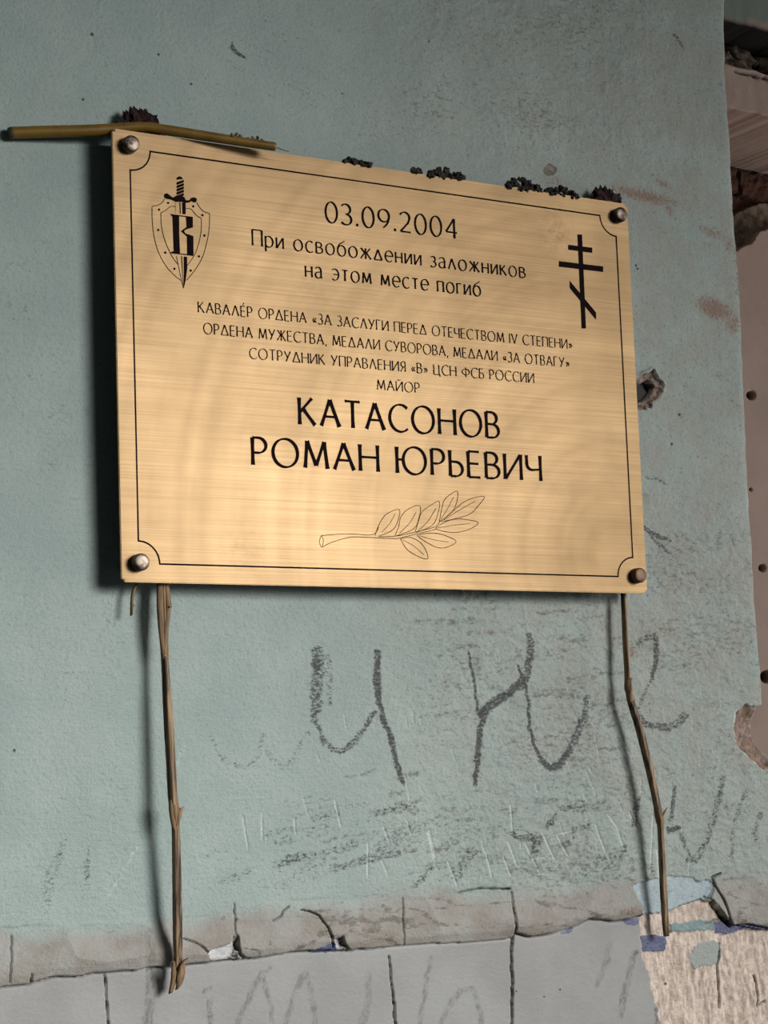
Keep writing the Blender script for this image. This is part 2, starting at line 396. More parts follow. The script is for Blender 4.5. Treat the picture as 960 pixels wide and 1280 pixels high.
    # cracks
    CR = [([(639, 1115), (640, 1140), (641, 1167)], [0.35, 0.5, 1.3], 3), ([(641, 1167), (638.5, 1191), (641, 1226), (640, 1255), (640.5, 1420)], [1.6, 1.5, 1.3, 1.3, 1.2], 4),
          ([(486, 1195), (491, 1240), (493, 1256), (495, 1285), (498, 1400)], [0.3, 0.8, 1.4, 1.5, 1], 3), ([(503, 1123), (502, 1150), (503, 1181)], 0.35, 1.5),
          ([(131, 1218), (133, 1245), (136, 1285), (138, 1400)], [0.7, 0.7, 0.6, 0.6], 2.5), ([(14, 1170), (11, 1228)], 0.4, 2),
          ([(37, 1229), (39, 1218)], 0.7, 2.5), ([(293, 1130), (293, 1150), (293, 1168)], 0.4, 1.5), ([(294, 1170), (294, 1182), (297, 1193), (304, 1197)], [1.2, 1.6, 1.7, 0.8], 4),
          ([(228, 1173), (242, 1178), (252, 1184), (257, 1190)], 0.5, 2), ([(375, 1137), (385, 1139), (397, 1144), (407, 1159), (411, 1172), (413, 1183)], [0.4, 0.7, 0.7, 0.8, 1.2, 1.2], 3),
          ([(340, 1151), (350, 1145), (354, 1138), (361, 1133)], 0.4, 1.5), ([(425, 1171), (427, 1180), (434, 1187)], [1.0, 1.2, 0.8], 3),
          ([(573, 1116), (580, 1114), (601, 1110.7), (620, 1111), (636, 1111)], [0.4, 0.6, 0.8, 0.7, 1.8], 2.5),
          ([(901, 1092), (890, 1097), (891, 1104), (900, 1121), (905, 1137), (908, 1148), (913, 1158)], [0.6, 1.3, 1.1, 1.1, 1.2, 0.8, 2.0], 4),
          ([(896, 1139), (905, 1150), (913, 1158)], [0.5, 1.8, 1.6], 4), ([(913, 1158), (930, 1155), (945, 1158), (980, 1164)], [1.2, 0.7, 1.0, 1.2], 3),
          ([(881, 1121), (889, 1126), (892, 1136)], 0.5, 2), ([(877, 1124), (860, 1130), (850, 1133)], 0.5, 1.5),
          ([(901, 1180), (899, 1200), (900, 1225), (902, 1260)], [0.7, 1.0, 1.0, 1.2], 3), ([(945, 1220), (949, 1245), (948, 1258), (958, 1252)], [0.8, 1.3, 1.2, 0.7], 3),
          ([(838, 1152), (836, 1162), (840, 1166)], 0.6, 2)]
    crk = np.zeros_like(pu)
    wj = pu + 1.2 * fbm(pu, pv, 12, 3, 151)
    for pts, wd, dp in CR:
        mk = seg_mask(wj, pv, pts, np.array(wd) * 0.62 if not np.isscalar(wd) else wd * 0.6, 0.9)
        h -= mk * dp * mm; crk = np.maximum(crk, mk)
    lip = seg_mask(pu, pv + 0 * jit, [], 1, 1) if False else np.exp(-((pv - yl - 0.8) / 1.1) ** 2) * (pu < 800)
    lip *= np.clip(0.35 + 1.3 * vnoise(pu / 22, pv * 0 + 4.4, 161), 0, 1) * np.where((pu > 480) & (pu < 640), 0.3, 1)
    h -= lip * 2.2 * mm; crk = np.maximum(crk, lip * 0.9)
    # drilled hole beside the plaque, ragged rim
    hx = pu + 2.6 * fbm(pu, pv, 7, 3, 171); hy = pv + 2.6 * fbm(pu, pv, 7, 3, 181)
    rim = poly_mask(hx, hy, [(780, 480), (794, 474), (802, 469), (811, 465.5), (815, 462), (821, 470), (827, 476.5), (832, 483), (827.4, 487), (826, 495.5), (817, 503.5), (815, 510), (807.7, 511.5), (797, 510), (782, 500)]).astype(float)
    hole = poly_mask(hx * 0.5 + pu * 0.5, hy * 0.5 + pv * 0.5, [(785, 488), (798, 482), (809, 475), (816, 477), (819.5, 485), (816, 493), (808, 500), (797, 503), (786, 498)]).astype(float)
    flake = 1 - np.abs(fbm(hx, hy, 9, 4, 191))
    h = np.where(rim > 0, -1.4 * mm + 2.2 * mm * (flake ** 4 - 0.5), h)
    h = np.where(hole > 0, -6 * mm, h)
    lipm = seg_mask(hx, hy, [(802, 469), (815, 462), (821, 470), (832, 483), (827, 487)], 1.2, 2.5) * (1 - rim)
    h += 1.0 * mm * lipm
    # corner broken off lower down
    NOT = [(957, 881), (945, 884), (933, 880), (925, 886), (919.7, 891), (917, 910), (919, 924), (923, 934), (930, 941), (937, 948), (945, 954), (953, 963), (975, 962), (1000, 962), (1000, 881)]
    nj = poly_mask(pu + 2.2 * fbm(pu, pv, 6, 3, 201), pv + 2.2 * fbm(pu, pv, 6, 3, 211), NOT)
    dd = np.full_like(pu, 99.0)
    ids = np.nonzero((pu > 880) & (pv > 850) & (pv < 1000))
    px_, py_ = pu[ids], pv[ids]; best = np.full(px_.shape, 99.0)
    for i in range(2, 12):
        (x0, y0), (x1, y1) = NOT[i], NOT[i + 1]
        dx, dy = x1 - x0, y1 - y0; tt = np.clip(((px_ - x0) * dx + (py_ - y0) * dy) / (dx * dx + dy * dy), 0, 1)
        best = np.minimum(best, np.hypot(px_ - x0 - tt * dx, py_ - y0 - tt * dy))
    dd[ids] = best
    brown = nj.astype(float)
    h = np.where(nj, -(1.0 + 0.24 * np.minimum(dd, 30)) * mm + 1.6 * mm * fbm(X, Z, 0.006, 4, 221), h)
    # little chip above the plaque's right half
    chip = (blob(hx, hy, 687, 212, 8, 7) > 0.4)
    h -= chip * 0.8 * mm
    # --- pigments
    ch = np.zeros_like(pu)
    wu = pu + 2.2 * fbm(pu, pv, 10, 2, 231); wv = pv + 2.2 * fbm(pu, pv, 10, 2, 241)
    ST = [([(397, 815), (398, 830), (396, 855), (396, 880), (394, 903)], [8, 9, 9, 7, 4], .62), ([(408, 820), (413, 850), (413, 880)], [4, 5, 3], .45), ([(396, 826), (397, 835)], 4, .8),
          ([(397, 905), (402, 918), (407, 930), (416, 937), (423, 940), (432, 936), (441, 930), (450, 918), (459, 905), (467, 890)], [3, 2, 2, 2, 3, 3, 4, 3, 2.5, 3], .66),
          ([(472, 814), (472, 832), (471, 853), (474, 875)], [3, 4, 4.5, 4], .9), ([(474, 875), (480, 900), (487, 918), (495, 950), (503, 978)], [4, 3.5, 3.5, 3, 2.5], .8),
          ([(262, 913), (266, 925), (275, 945), (290, 956), (310, 958), (320, 950), (326, 935), (329, 920)], [1.5, 2, 3, 4, 4, 4, 3, 3], .42),
          ([(334, 940), (343, 952), (353, 960), (365, 952), (374, 935), (384, 916)], [3, 3, 4, 3, 3, 3], .42),
          ([(586, 815), (592, 847), (597, 887)], [1, 1.5, 1.2], .95), ([(609, 885), (604, 897), (600, 915), (597, 945), (594, 979)], [4, 4, 4, 3.2, 2.4], .85),
          ([(602, 893), (610, 884), (620, 876), (637, 866), (648, 856), (655, 846)], [5, 5.5, 5.5, 5, 5, 4], .85), ([(652, 858), (658, 845), (662, 825), (663, 806), (661, 792)], [4, 4.5, 4.5, 4, 3], .72),
          ([(648, 832), (657, 857), (661, 885), (662, 910), (670, 938), (680, 953)], [1, 1, 1.2, 1.6, 2, 2], .85), ([(676, 950), (687, 960), (697, 957), (712, 939)], [3, 4, 5, 4.5], .85),
          ([(706, 946), (720, 920), (730, 897), (733, 872)], [5, 5, 4.5, 3], .66),
          ([(797, 805), (803, 798), (813, 796)], [2, 3, 3], .6), ([(818, 795), (821, 817), (819, 833), (814, 848)], [3, 3, 3, 2], .75), ([(814, 848), (806, 868), (798, 887)], [1.5, 1.5, 2], .55),
          ([(800, 897), (806, 905), (816, 908)], [3, 4, 4], .7), ([(816, 907), (835, 909), (847, 903), (858, 895)], [3, 6, 6, 4], .62),
          ([(797, 997), (794, 1020), (792, 1030)], [2.5, 4, 3], .65), ([(843, 983), (841, 1005), (838, 1025)], [1.8, 2.5, 2], .7), ([(836, 1037), (848, 1035)], [3.5, 2], .8),
          ([(850, 1045), (858, 1062), (862, 1072)], [2, 2, 2.5], .6), ([(860, 1076), (872, 1072), (882, 1052), (890, 1028), (896, 1008), (904, 973)], [4, 5, 4.5, 3.5, 3.5, 3], .58),
          ([(914, 1070), (916, 1045), (922, 1012), (934, 988)], [3, 3, 3, 2], .5), ([(942, 1050), (944, 1032), (950, 1018)], [2, 3, 3], .55),
          ([(803, 656), (812, 664), (826, 672), (838, 675)], [1.5, 2.5, 2.5, 1], .75), ([(812, 667), (822, 679), (835, 690)], [1, 2, 2], .65), ([(806, 596), (822, 599), (832, 604)], [1, 2, 1.5], .55),
          # lower panel
          ([(187, 1214), (187, 1245), (184, 1290)], [9, 10, 8], .5), ([(186, 1165), (187, 1210)], [6, 7], .3), ([(262, 1252), (264, 1290)], [3, 2], .62),
          ([(294, 1284), (310, 1250), (322, 1226), (328, 1215)], [3, 4, 4, 3], .5), ([(327, 1216), (334, 1240), (339, 1268), (341, 1290)], [3, 2, 2, 2], .5), ([(254, 1240), (263, 1234)], 1.2, .7), ([(333, 1214), (337, 1209)], 1.3, .95),
          ([(355, 1290), (366, 1250), (377, 1220), (383, 1219)], [3, 4, 4, 4], .44), ([(380, 1218), (390, 1240), (395, 1284)], [3, 4, 3], .42), ([(461, 1218), (461, 1245), (452, 1290)], [5, 6, 8], .28),
          ([(538, 1199), (532, 1230), (524, 1290)], [3, 4, 3], .46), ([(545, 1290), (562, 1256), (575, 1240), (592, 1234)], [2, 4, 6, 3], .42), ([(594, 1240), (600, 1265), (602, 1290)], [3, 4, 5], .42),
          ([(763, 1178), (758, 1200), (745, 1232)], [2, 4, 3], .38), ([(793, 1191), (786, 1218), (777, 1262), (776, 1270)], [3, 5.5, 7, 4], .5), ([(795, 1190), (791, 1197)], 2.5, .7), ([(826, 1290), (820, 1262)], [9, 3], .6)]
    rub = np.zeros_like(pu)
    for pts, wd, s in ST:
        if pts[0][1] > 1160 or pts[-1][1] > 1160:
            rub = np.maximum(rub, 1.25 * s * seg_mask(wu, wv, pts, np.array(wd) * 0.5, 3.0) * (0.35 + 0.65 * sstep(0.35, 0.6, vnoise(pu / 2.2 + pv / 9, pv / 7, 333)))); continue
        ch = np.maximum(ch, min(1.0, 1.22 * s) * seg_mask(wu, wv, pts, np.array(wd) * 0.6 if not np.isscalar(wd) else wd * 0.6, 2.4 + 0.6 * float(np.max(wd))))
    c6 = lambda q: [(250 + x / 3.097, 1000 + y / 3.097) for x, y in q]
    c7 = lambda q: [(530 + x / 3.2, 1000 + y / 3.2) for x, y in q]
    for q, wd, st in [([(340, 78), (420, 45), (500, 30), (640, 18)], 1.6, .46), ([(450, 70), (530, 50)], 4, .56), ([(670, 45), (760, 40), (820, 20)], 2.6, .66), ([(255, 135), (340, 115), (440, 115), (500, 100)], 2, .52),
                      ([(300, 165), (350, 150)], 3, .56), ([(10, 215), (60, 205), (110, 185)], 2, .45), ([(290, 250), (350, 230), (400, 225), (520, 195), (600, 175)], 3.2, .58), ([(320, 240), (390, 222)], 4, .7),
                      ([(600, 180), (680, 130), (740, 110), (830, 105), (955, 95)], 2, .5), ([(690, 190), (740, 160), (800, 120)], 6, .56), ([(510, 265), (560, 255), (640, 230), (770, 205)], 3, .66), ([(90, 310), (160, 290), (200, 270)], 3, .52),
                      ([(240, 325), (340, 325)], 5, .42), ([(830, 330), (870, 295), (890, 260)], 2.5, .66), ([(370, 275), (480, 250)], 2, .5), ([(780, 20), (830, 45)], 3, .6), ([(540, 190), (600, 170)], 4, .6)]:
        ch = np.maximum(ch, st * seg_mask(wu, wv, c6(q), wd, 6))
    for q, wd, st in [([(350, 135), (380, 155), (430, 150)], 1.6, .8), ([(455, 150), (445, 180), (440, 215)], 4, .7), ([(520, 65), (490, 105)], 2, .75), ([(565, 35), (640, 32)], 3, .66), ([(520, 190), (570, 178), (600, 120), (660, 95)], 2, .66),
                      ([(300, 110), (340, 130), (380, 110), (440, 140)], 2, .5), ([(180, 215), (150, 270), (130, 300)], 6, .6), ([(80, 185), (120, 170)], 5, .56), ([(20, 268), (80, 262)], 3, .58), ([(640, 180), (650, 100)], 3, .52),
                      ([(600, 250), (640, 290), (740, 270), (780, 215)], 4, .55), ([(690, 240), (740, 230)], 5, .55), ([(785, 220), (800, 190)], 3, .7), ([(430, 150), (450, 175)], 3, .85), ([(440, 230), (450, 265)], 2.5, .5), ([(270, 245), (300, 225)], 3, .5), ([(905, 270), (918, 300)], 3, .66)]:
        ch = np.maximum(ch, st * seg_mask(wu, wv, c7(q), wd, 6))
    for (cx, cy, rx, ry, a, s) in [(578, 1040, 34, 30, -30, .44), (590, 1065, 22, 24, -30, .5), (565, 1010, 40, 14, -8, .34), (700, 1040, 50, 30, -30, .36), (730, 1075, 34, 16, -10, .46), (62, 1105, 13, 50, 8, .6), (74, 1070, 7, 34, 14, .64), (109, 1085, 9, 44, 6, .6), (84, 840, 5, 60, 4, .4), (140, 1165, 12, 8, -20, .5),
                                   (360, 1080, 60, 14, -18, .36), (390, 1095, 50, 14, -12, .42), (470, 1040, 90, 12, -14, .36), (930, 1010, 14, 30, 10, .36), (830, 1088, 6, 8, 0, .5), (330, 1180, 40, 6, -5, .36), (430, 1125, 50, 8, -10, .4), (560, 1090, 40, 10, -40, .45),
                                   (690, 900, 14, 4, 0, .45), (150, 990, 10, 10, 0, .2), (25, 1075, 14, 30, 0, .3)]:
        ch = np.maximum(ch, s * blob(wu, wv, cx, cy, rx, ry, a))
    for k in range(26):                           # old diagonal rubs above and specks
        x0 = 255 + 190 * rng.random(); y0 = 15 + 100 * rng.random(); L = 10 + 40 * rng.random()
        ch = np.maximum(ch, 0.46 * seg_mask(wu, wv, [(x0, y0), (x0 + L, y0 + L * 0.52)], 0.6, 1.6))
    for (x, y, r) in [(115, 43, 2.4), (104, 124, 1.8), (239, 105, 1.8), (198, 68, 1.6), (18, 938, 2), (795, 332, 1.6), (797, 336, 1.6), (536, 52, 1.6), (850, 518, 2), (840, 555, 2), (834, 1230, 2), (700, 1237, 1.5), (645, 1239, 1.3), (680, 1246, 1.4), (165, 757, 2.5)]:
        ch = np.maximum(ch, 1.3 * (1 - sstep(r * 0.6, r * 1.4, np.hypot(pu - x, pv - y))))
    ch = np.maximum(ch, .9 * seg_mask(wu, wv, [(289, 54), (292, 62), (301, 69), (306, 72)], [1.2, 2.4, 1.3, 1], 1.5))
    ch = np.maximum(ch, .7 * seg_mask(wu, wv, [(842, 42), (848, 50), (853, 57)], 1.3, 1.5))
    rust = np.zeros_like(pu)
    for (cx, cy, rx, ry, a, s) in [(806, 245, 52, 10, 14, .85), (830, 231, 18, 7, 25, .65), (835, 262, 14, 8, 40, .55), (893, 386, 30, 15, 22, .95), (918, 405, 12, 18, 0, .75), (888, 290, 26, 8, 25, .6), (912, 305, 8, 14, 0, .6),
                                   (790, 815, 6, 11, -10, .75), (765, 805, 22, 11, 0, .42), (795, 815, 16, 14, 0, .42), (900, 470, 16, 9, 0, .45), (690, 226, 26, 9, 10, .5), (640, 1160, 2, 2, 0, 0), (676, 1164, 22, 6, -5, .5), (780, 1140, 22, 8, -5, .65), (410, 1165, 80, 6, 0, .3), (60, 1222, 50, 5, -5, .4)]:
        rust = np.maximum(rust, 1.45 * s * blob(wu, wv, cx, cy, rx, ry, a))
    dirt = 0.52 * sstep(0.40, 0.72, vnoise(pu / 60, pv / 26, 251)) * rough
    for k in range(110):                           # smeared horizontal grime, middle of the wall
        x0 = 330 + 420 * rng.random(); y0 = 760 + 330 * rng.random(); L = 15 + 55 * rng.random()
        if x0 < 520 and y0 < 960: continue
        sl = -0.22 if x0 < 520 else -0.04
        dirt = np.maximum(dirt, (0.4 + 0.34 * rng.random()) * seg_mask(wu, wv, [(x0, y0), (x0 + L, y0 + sl * L)], 0.8 + 1.8 * rng.random(), 4))
    for (cx, cy, rx, ry, a, s) in [(430, 1035, 130, 14, -18, .45), (520, 1050, 60, 18, -14, .5), (640, 780, 120, 16, 3, .28), (540, 130, 70, 60, 0, .48), (590, 65, 90, 30, 0, .4), (470, 160, 50, 40, 0, .35), (560, 35, 60, 30, 0, .3), (600, 990, 80, 8, -6, .45), (560, 1240, 70, 30, 0, .2), (850, 590, 30, 20, 0, .2), (40, 330, 50, 14, -15, .42), (25, 390, 30, 30, 0, .45), (75, 520, 40, 30, -30, .4), (30, 470, 26, 22, 0, .35), (60, 580, 30, 14, -20, .4), (185, 440, 10, 60, 0, .2), (60, 300, 30, 30, -30, .2)]:
        dirt = np.maximum(dirt, s * blob(wu, wv, cx, cy, rx, ry, a))
    dirt = np.maximum(dirt, 0.75 * np.clip(sstep(0.86, 0.97, 1 - np.abs(fbm(pu * 0.3, pv, 26, 3, 97))), 0, 1) * band * sstep(150, 320, pu))
    dirt = np.maximum(dirt, 0.75 * np.exp(-np.maximum(dist_e, 0) / 0.007) * sstep(0.4, 0.7, vnoise(pu / 12, pv / 30, 621)) * (pv < 1080))
    chalk = np.zeros_like(pu)
    for q in ([(20, 120), (33, 180), (45, 230)], [(345, 20), (355, 145)], [(335, 170), (370, 260)], [(405, 175), (445, 260)], [(470, 130), (520, 235)], [(530, 140), (575, 225)], [(315, 225), (345, 300)], [(245, 210), (270, 310)], [(95, 250), (130, 340)],
              [(735, 60), (770, 110), (800, 195)], [(685, 100), (725, 210)], [(820, 50), (850, 120)], [(540, 135), (600, 125)], [(440, 235), (480, 230)], [(915, 60), (905, 290)], [(930, 200), (940, 310)]):
        mk = seg_mask(pu, pv, c7(q), 0.4, 1.3); chalk = np.maximum(chalk, 1.0 * mk); h -= 0.3 * mm * mk
    for q in ([(520, 0), (545, 100)], [(710, 105), (735, 175)], [(735, 105), (780, 95)], [(800, 80), (815, 135)], [(880, 120), (905, 230)], [(650, 170), (648, 295)], [(705, 235), (725, 290)], [(365, 70), (370, 130)], [(240, 50), (240, 150)], [(165, 60), (185, 190)]):
        mk = seg_mask(pu, pv, c6(q), 0.4, 1.3); chalk = np.maximum(chalk, 0.95 * mk); h -= 0.3 * mm * mk
    for k in range(40):                           # thin scratches
        x0 = 330 + 580 * rng.random(); y0 = 880 + 200 * rng.random(); L = 8 + 24 * rng.random(); sl = (0.05 + 0.45 * rng.random()) if x0 < 780 else 0.05 * rng.standard_normal()
        mk = seg_mask(pu, pv, [(x0, y0), (x0 + L * sl, y0 + L)], 0.25, 1.1)
        chalk = np.maximum(chalk, 0.8 * mk); h -= 0.2 * mm * mk
    for pts in ([(170, 1062), (152, 1095), (136, 1122)], [(230, 930), (220, 960)]):
        chalk = np.maximum(chalk, 0.55 * seg_mask(wu, wv, pts, 1.5, 3))
    chalk = np.maximum(chalk, 0.6 * seg_mask(pu, pv, [(716, 231), (724, 222), (730, 214)], 0.5, 1.2))
    chalk = np.maximum(chalk, 0.8 * seg_mask(wu, wv, NOT[1:13], 0.8, 1.6))
    chalk = np.maximum(chalk, 0.85 * np.exp(-np.maximum(dist_e, 0) / 0.0008) * (pv < 1100))
    speck = np.clip(0.25 + 0.75 * rough + 0.35 * rt + 0.55 * sstep(520, 760, pu), 0, 1) * (1 - np.maximum(pink, grey))
    speck = speck * (1 - 0.55 * dn) * (0.35 + 0.65 * sstep(80, 420, pu))
    film = sstep(250, 850, pu) * (1 - 0.4 * sstep(900, 1100, pv)) * 0.9
    hollow_shade = np.clip(np.maximum(hole, sstep(0.4, 0.9, crk) * 0.85), 0, 1)
    brown = np.maximum(brown, np.clip(rim - hole, 0, 1) * 0.9); brown = np.maximum(brown, chip * 0.75)
    band *= (1 - pink) * (1 - lightblue); grey = grey * (1 - pink)
    # --- side of the pier inside the opening
    Y = -h
    nj_ = 14
    d_in = np.linspace(0, 1, nj_ + 1)[1:] ** 1.5
    yb = Y[:, -1:]
    Xj = X[:, -1:] + 0 * d_in[None, :] + 0.0012 * (np.array([vnoise(z / 0.02, z * 0 + 11.0 * k, 300) for k in range(nj_)]).T - 0.5)
    Yj = yb + d_in[None, :] * (0.30 - yb)
    Zj = np.repeat(Z[:, -1:], nj_, 1)
    Xa = np.concatenate([X, Xj], 1); Ya = np.concatenate([Y, Yj], 1); Za = np.concatenate([Z, Zj], 1)
    nr, nc = Xa.shape
    idx = np.arange(nr * nc).reshape(nr, nc)
    quads = np.stack([idx[:-1, :-1], idx[1:, :-1], idx[1:, 1:], idx[:-1, 1:]], -1).reshape(-1, 4)
    me = bpy.data.meshes.new('wall_front')
    me.vertices.add(nr * nc); me.vertices.foreach_set('co', np.stack([Xa, Ya, Za], -1).astype(np.float32).ravel())
    nq = len(quads)
    me.loops.add(nq * 4); me.loops.foreach_set('vertex_index', quads.astype(np.int32).ravel())
    me.polygons.add(nq); me.polygons.foreach_set('loop_start', np.arange(0, nq * 4, 4, dtype=np.int32))
    me.update(calc_edges=True)
    me.polygons.foreach_set('use_smooth', np.ones(nq, bool))
    zz = np.zeros((nr, nj_)); on = np.ones((nr, nj_))
    for nm, arr in dict(grey=grey, band=band, pink=pink, lightblue=lightblue * (1 - blue), blue=blue, teal=teal, white=white, brown=brown, rust=rust, dirt=dirt, chalk=chalk, charcoal=ch, hollow_shade=hollow_shade, speck=speck, film=film, rub=rub).items():
        a = me.attributes.new(nm, 'FLOAT', 'POINT')
        a.data.foreach_set('value', np.concatenate([arr, on * 0.8 if nm == 'brown' else zz], 1).astype(np.float32).ravel())
    o = link('wall_front', me, M_WALL)
    tag(o, 'worn pale green painted plaster wall with crayon scrawls and chipped lower edge', kind='structure')
build_wall()

# ------------------------------------------------------------------ the wall seen through the opening, and its broken lintel
def grid_mesh(name, Xa, Ya, Za, attrs):
    nr, nc = Xa.shape
    idx = np.arange(nr * nc).reshape(nr, nc)
    quads = np.stack([idx[:-1, :-1], idx[1:, :-1], idx[1:, 1:], idx[:-1, 1:]], -1).reshape(-1, 4)
    me = bpy.data.meshes.new(name)
    me.vertices.add(nr * nc); me.vertices.foreach_set('co', np.stack([Xa, Ya, Za], -1).astype(np.float32).ravel())
    nq = len(quads)
    me.loops.add(nq * 4); me.loops.foreach_set('vertex_index', quads.astype(np.int32).ravel())
    me.polygons.add(nq); me.polygons.foreach_set('loop_start', np.arange(0, nq * 4, 4, dtype=np.int32))
    me.update(calc_edges=True); me.polygons.foreach_set('use_smooth', np.ones(nq, bool))
    for nm, arr in attrs.items():
        a = me.attributes.new(nm, 'FLOAT', 'POINT'); a.data.foreach_set('value', arr.astype(np.float32).ravel())
    return me

YB = 0.30
def build_back():
    x = np.concatenate([np.linspace(0.30, 0.575, 40), np.linspace(0.577, 0.76, 240), np.linspace(0.765, 1.3, 50)])
    z = np.concatenate([np.linspace(0.80, 0.46, 20), np.linspace(0.458, 0.26, 300), np.linspace(0.259, -0.34, 700), np.linspace(-0.35, -0.62, 20)])
    X = np.repeat(x[None], len(z), 0); Z = np.repeat(z[:, None], len(x), 1)
    pu, pv = proj(X, np.full_like(X, YB), Z)
    j = fbm(pu, pv, 16, 4, 401); j2 = fbm(pu, pv, 10, 4, 411)
    edge = np.interp(pu, [880, 922, 935, 948, 960, 1100], [318, 312, 305, 292, 284, 262]) + 6 * j
    mort = np.interp(pu, [880, 918, 935, 950, 962, 1100], [274, 268, 262, 255, 250, 244]) + 4 * j2
    broken = (pv < edge).astype(float)
    h = 0.4e-3 * fbm(X, Z, 0.05, 4, 421)
    h = np.where(broken > 0, -0.014 + 0.006 * fbm(X, Z, 0.03, 4, 431), h)
    above = (pv < mort)
    # brick courses with wide raked-out joints
    bx, bz = 0.042, 0.024
    zz = Z + 0.18 * (X - 0.5); row = np.floor(zz / bz); fx = (X + 0.5 * bx * (row % 2)) / bx; fx -= np.floor(fx); fz = zz / bz - row
    joint = ((fx < 0.10) | (fz < 0.16)).astype(float)
    h = np.where(above, -0.020 - 0.020 * joint + 0.0025 * j2, h)
    brick = above * (1 - joint); hollow_shade = above * joint
    for (cx, cy, r) in [(939, 494, 5.5), (953, 710, 4.5), (959, 846, 8), (938, 612, 2)]:
        d = np.hypot(pu - cx, pv - cy); m = 1 - sstep(r * 0.6, r * 1.15, d)
        h -= m * 0.012; hollow_shade = np.maximum(hollow_shade, m)
    me = grid_mesh('wall_back', X, YB - h, Z, dict(green=X * 0, rubble=broken * (1 - above), brick=brick, hollow_shade=hollow_shade))
    tag(link('wall_back', me, M_BACK), 'pinkish plaster wall with broken brickwork beyond the green wall edge', kind='structure')
    # lintel: painted face on top, broken cavity with rubble, plain front face, soffit
    zt = lambda py, y: U(935, py, y)[2]
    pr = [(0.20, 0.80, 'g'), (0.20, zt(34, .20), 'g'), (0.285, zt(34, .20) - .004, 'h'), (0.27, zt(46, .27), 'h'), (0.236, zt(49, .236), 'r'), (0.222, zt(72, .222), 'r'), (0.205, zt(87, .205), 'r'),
          (0.20, zt(88, .20), 'f'), (0.20, zt(140, .20), 'f'), (0.305, zt(140, .20) + 0.002, 'f')]
    P = []; K = []
    for a, b in zip(pr[:-1], pr[1:]):
        n = max(2, int(math.hypot(b[0] - a[0], b[1] - a[1]) / 0.0015)); n = min(n, 90)
        for i in range(n):
            t = i / n; P.append((a[0] + (b[0] - a[0]) * t, a[1] + (b[1] - a[1]) * t)); K.append(b[2])
    P.append(pr[-1][:2]); K.append('f')
    P = np.array(P); K = np.array(K)
    x = np.concatenate([np.linspace(0.34, 0.50, 20), np.linspace(0.502, 0.70, 210), np.linspace(0.71, 1.3, 40)])
    X = np.repeat(x[None], len(P), 0); Yp = np.repeat(P[:, :1], len(x), 1); Zp = np.repeat(P[:, 1:], len(x), 1)
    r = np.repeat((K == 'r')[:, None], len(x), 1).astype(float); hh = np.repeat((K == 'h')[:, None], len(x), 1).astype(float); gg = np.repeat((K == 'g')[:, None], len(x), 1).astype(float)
    nz = fbm(X, Zp, 0.02, 4, 441); nz2 = fbm(X, Zp, 0.012, 4, 451)
    tilt = -0.03 * (X - 0.6)
    Zp = Zp + tilt + 0.0016 * fbm(X, Zp * 0.2, 0.012, 3, 461)
    Yp = Yp + r * (0.016 * nz) + 0.0006 * nz2 + np.where(r > 0, 0.02 * sstep(0.25, 0.5, nz2), 0)
    pu, pv = proj(X, Yp, Zp)
    crackm = seg_mask(pu, pv, [(918, 88), (930, 91), (945, 95), (965, 99), (1000, 104)], [0.4, 0.9, 1, 1, 1], 1)
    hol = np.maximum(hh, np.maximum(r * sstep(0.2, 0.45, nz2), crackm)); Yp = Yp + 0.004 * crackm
    cream = np.clip(gg * (pv > 24 + 5 * nz), 0, 1)
    me = grid_mesh('trim_1', X, Yp, Zp, dict(green=gg * (1 - cream), rubble=np.maximum(r, cream * 0.35), brick=r * 0, hollow_shade=hol))
    tag(link('trim_1', me, M_BACK), 'broken plaster lintel over the opening beyond the green wall', kind='structure')
build_back()

# ------------------------------------------------------------------ plaque
PL = thing('memorial_plaque', (0.1485, -G, 0.0), 'brushed brass memorial plaque with black engraved Cyrillic text and bolted corners on the green wall', 'plaque')
PW, PH, PT = 0.297, 0.210, 0.0016

def build_plate():
    bm = bmesh.new()
    bmesh.ops.create_cube(bm, size=1.0)
    for v in bm.verts:
        v.co = Vector(((v.co.x + 0.5) * PW, -G + PT * (0.5 + v.co.y), (v.co.z + 0.5) * PH))
    bmesh.ops.bevel(bm, geom=[e for e in bm.edges if abs(e.verts[0].co.y - e.verts[1].co.y) > 1e-5], offset=0.0014, segments=4, affect='EDGES')
    bmesh.ops.bevel(bm, geom=[e for e in bm.edges if len(e.link_faces) == 2 and e.calc_face_angle(0) > 1.0], offset=0.0003, segments=2, affect='EDGES')
    me = bpy.data.meshes.new('plate'); bm.to_mesh(me); bm.free()
    return link('plate', me, M_BRASS, PL)
build_plate()

INK_Y = -G - 0.00006                              # engraved paint fills the cut flush with the face
def strip(V, Fc, pts, wid):                       # ribbon of varying width on the plaque face (mm)
    n = len(pts); pts = np.array(pts, float)
    tan = np.zeros_like(pts); tan[1:-1] = pts[2:] - pts[:-2]; tan[0] = pts[1] - pts[0]; tan[-1] = pts[-1] - pts[-2]
    if np.allclose(pts[0], pts[-1]): tan[0] = tan[-1] = pts[1] - pts[-2]
    tan /= np.maximum(np.linalg.norm(tan, axis=1, keepdims=True), 1e-9)
    nrm = np.stack([-tan[:, 1], tan[:, 0]], 1)
    b = len(V); y = INK_Y - 8e-6 * (len(Fc) % 11)   # a hair apart, so crossing strokes do not share a plane
    for i in range(n):
        w_ = wid[i] / 2
        for s in (1, -1):
            q = pts[i] + s * w_ * nrm[i]; V.append((q[0] / 1000, y, q[1] / 1000))
    for i in range(n - 1):
        k = b + 2 * i; Fc.append((k, k + 1, k + 3, k + 2))
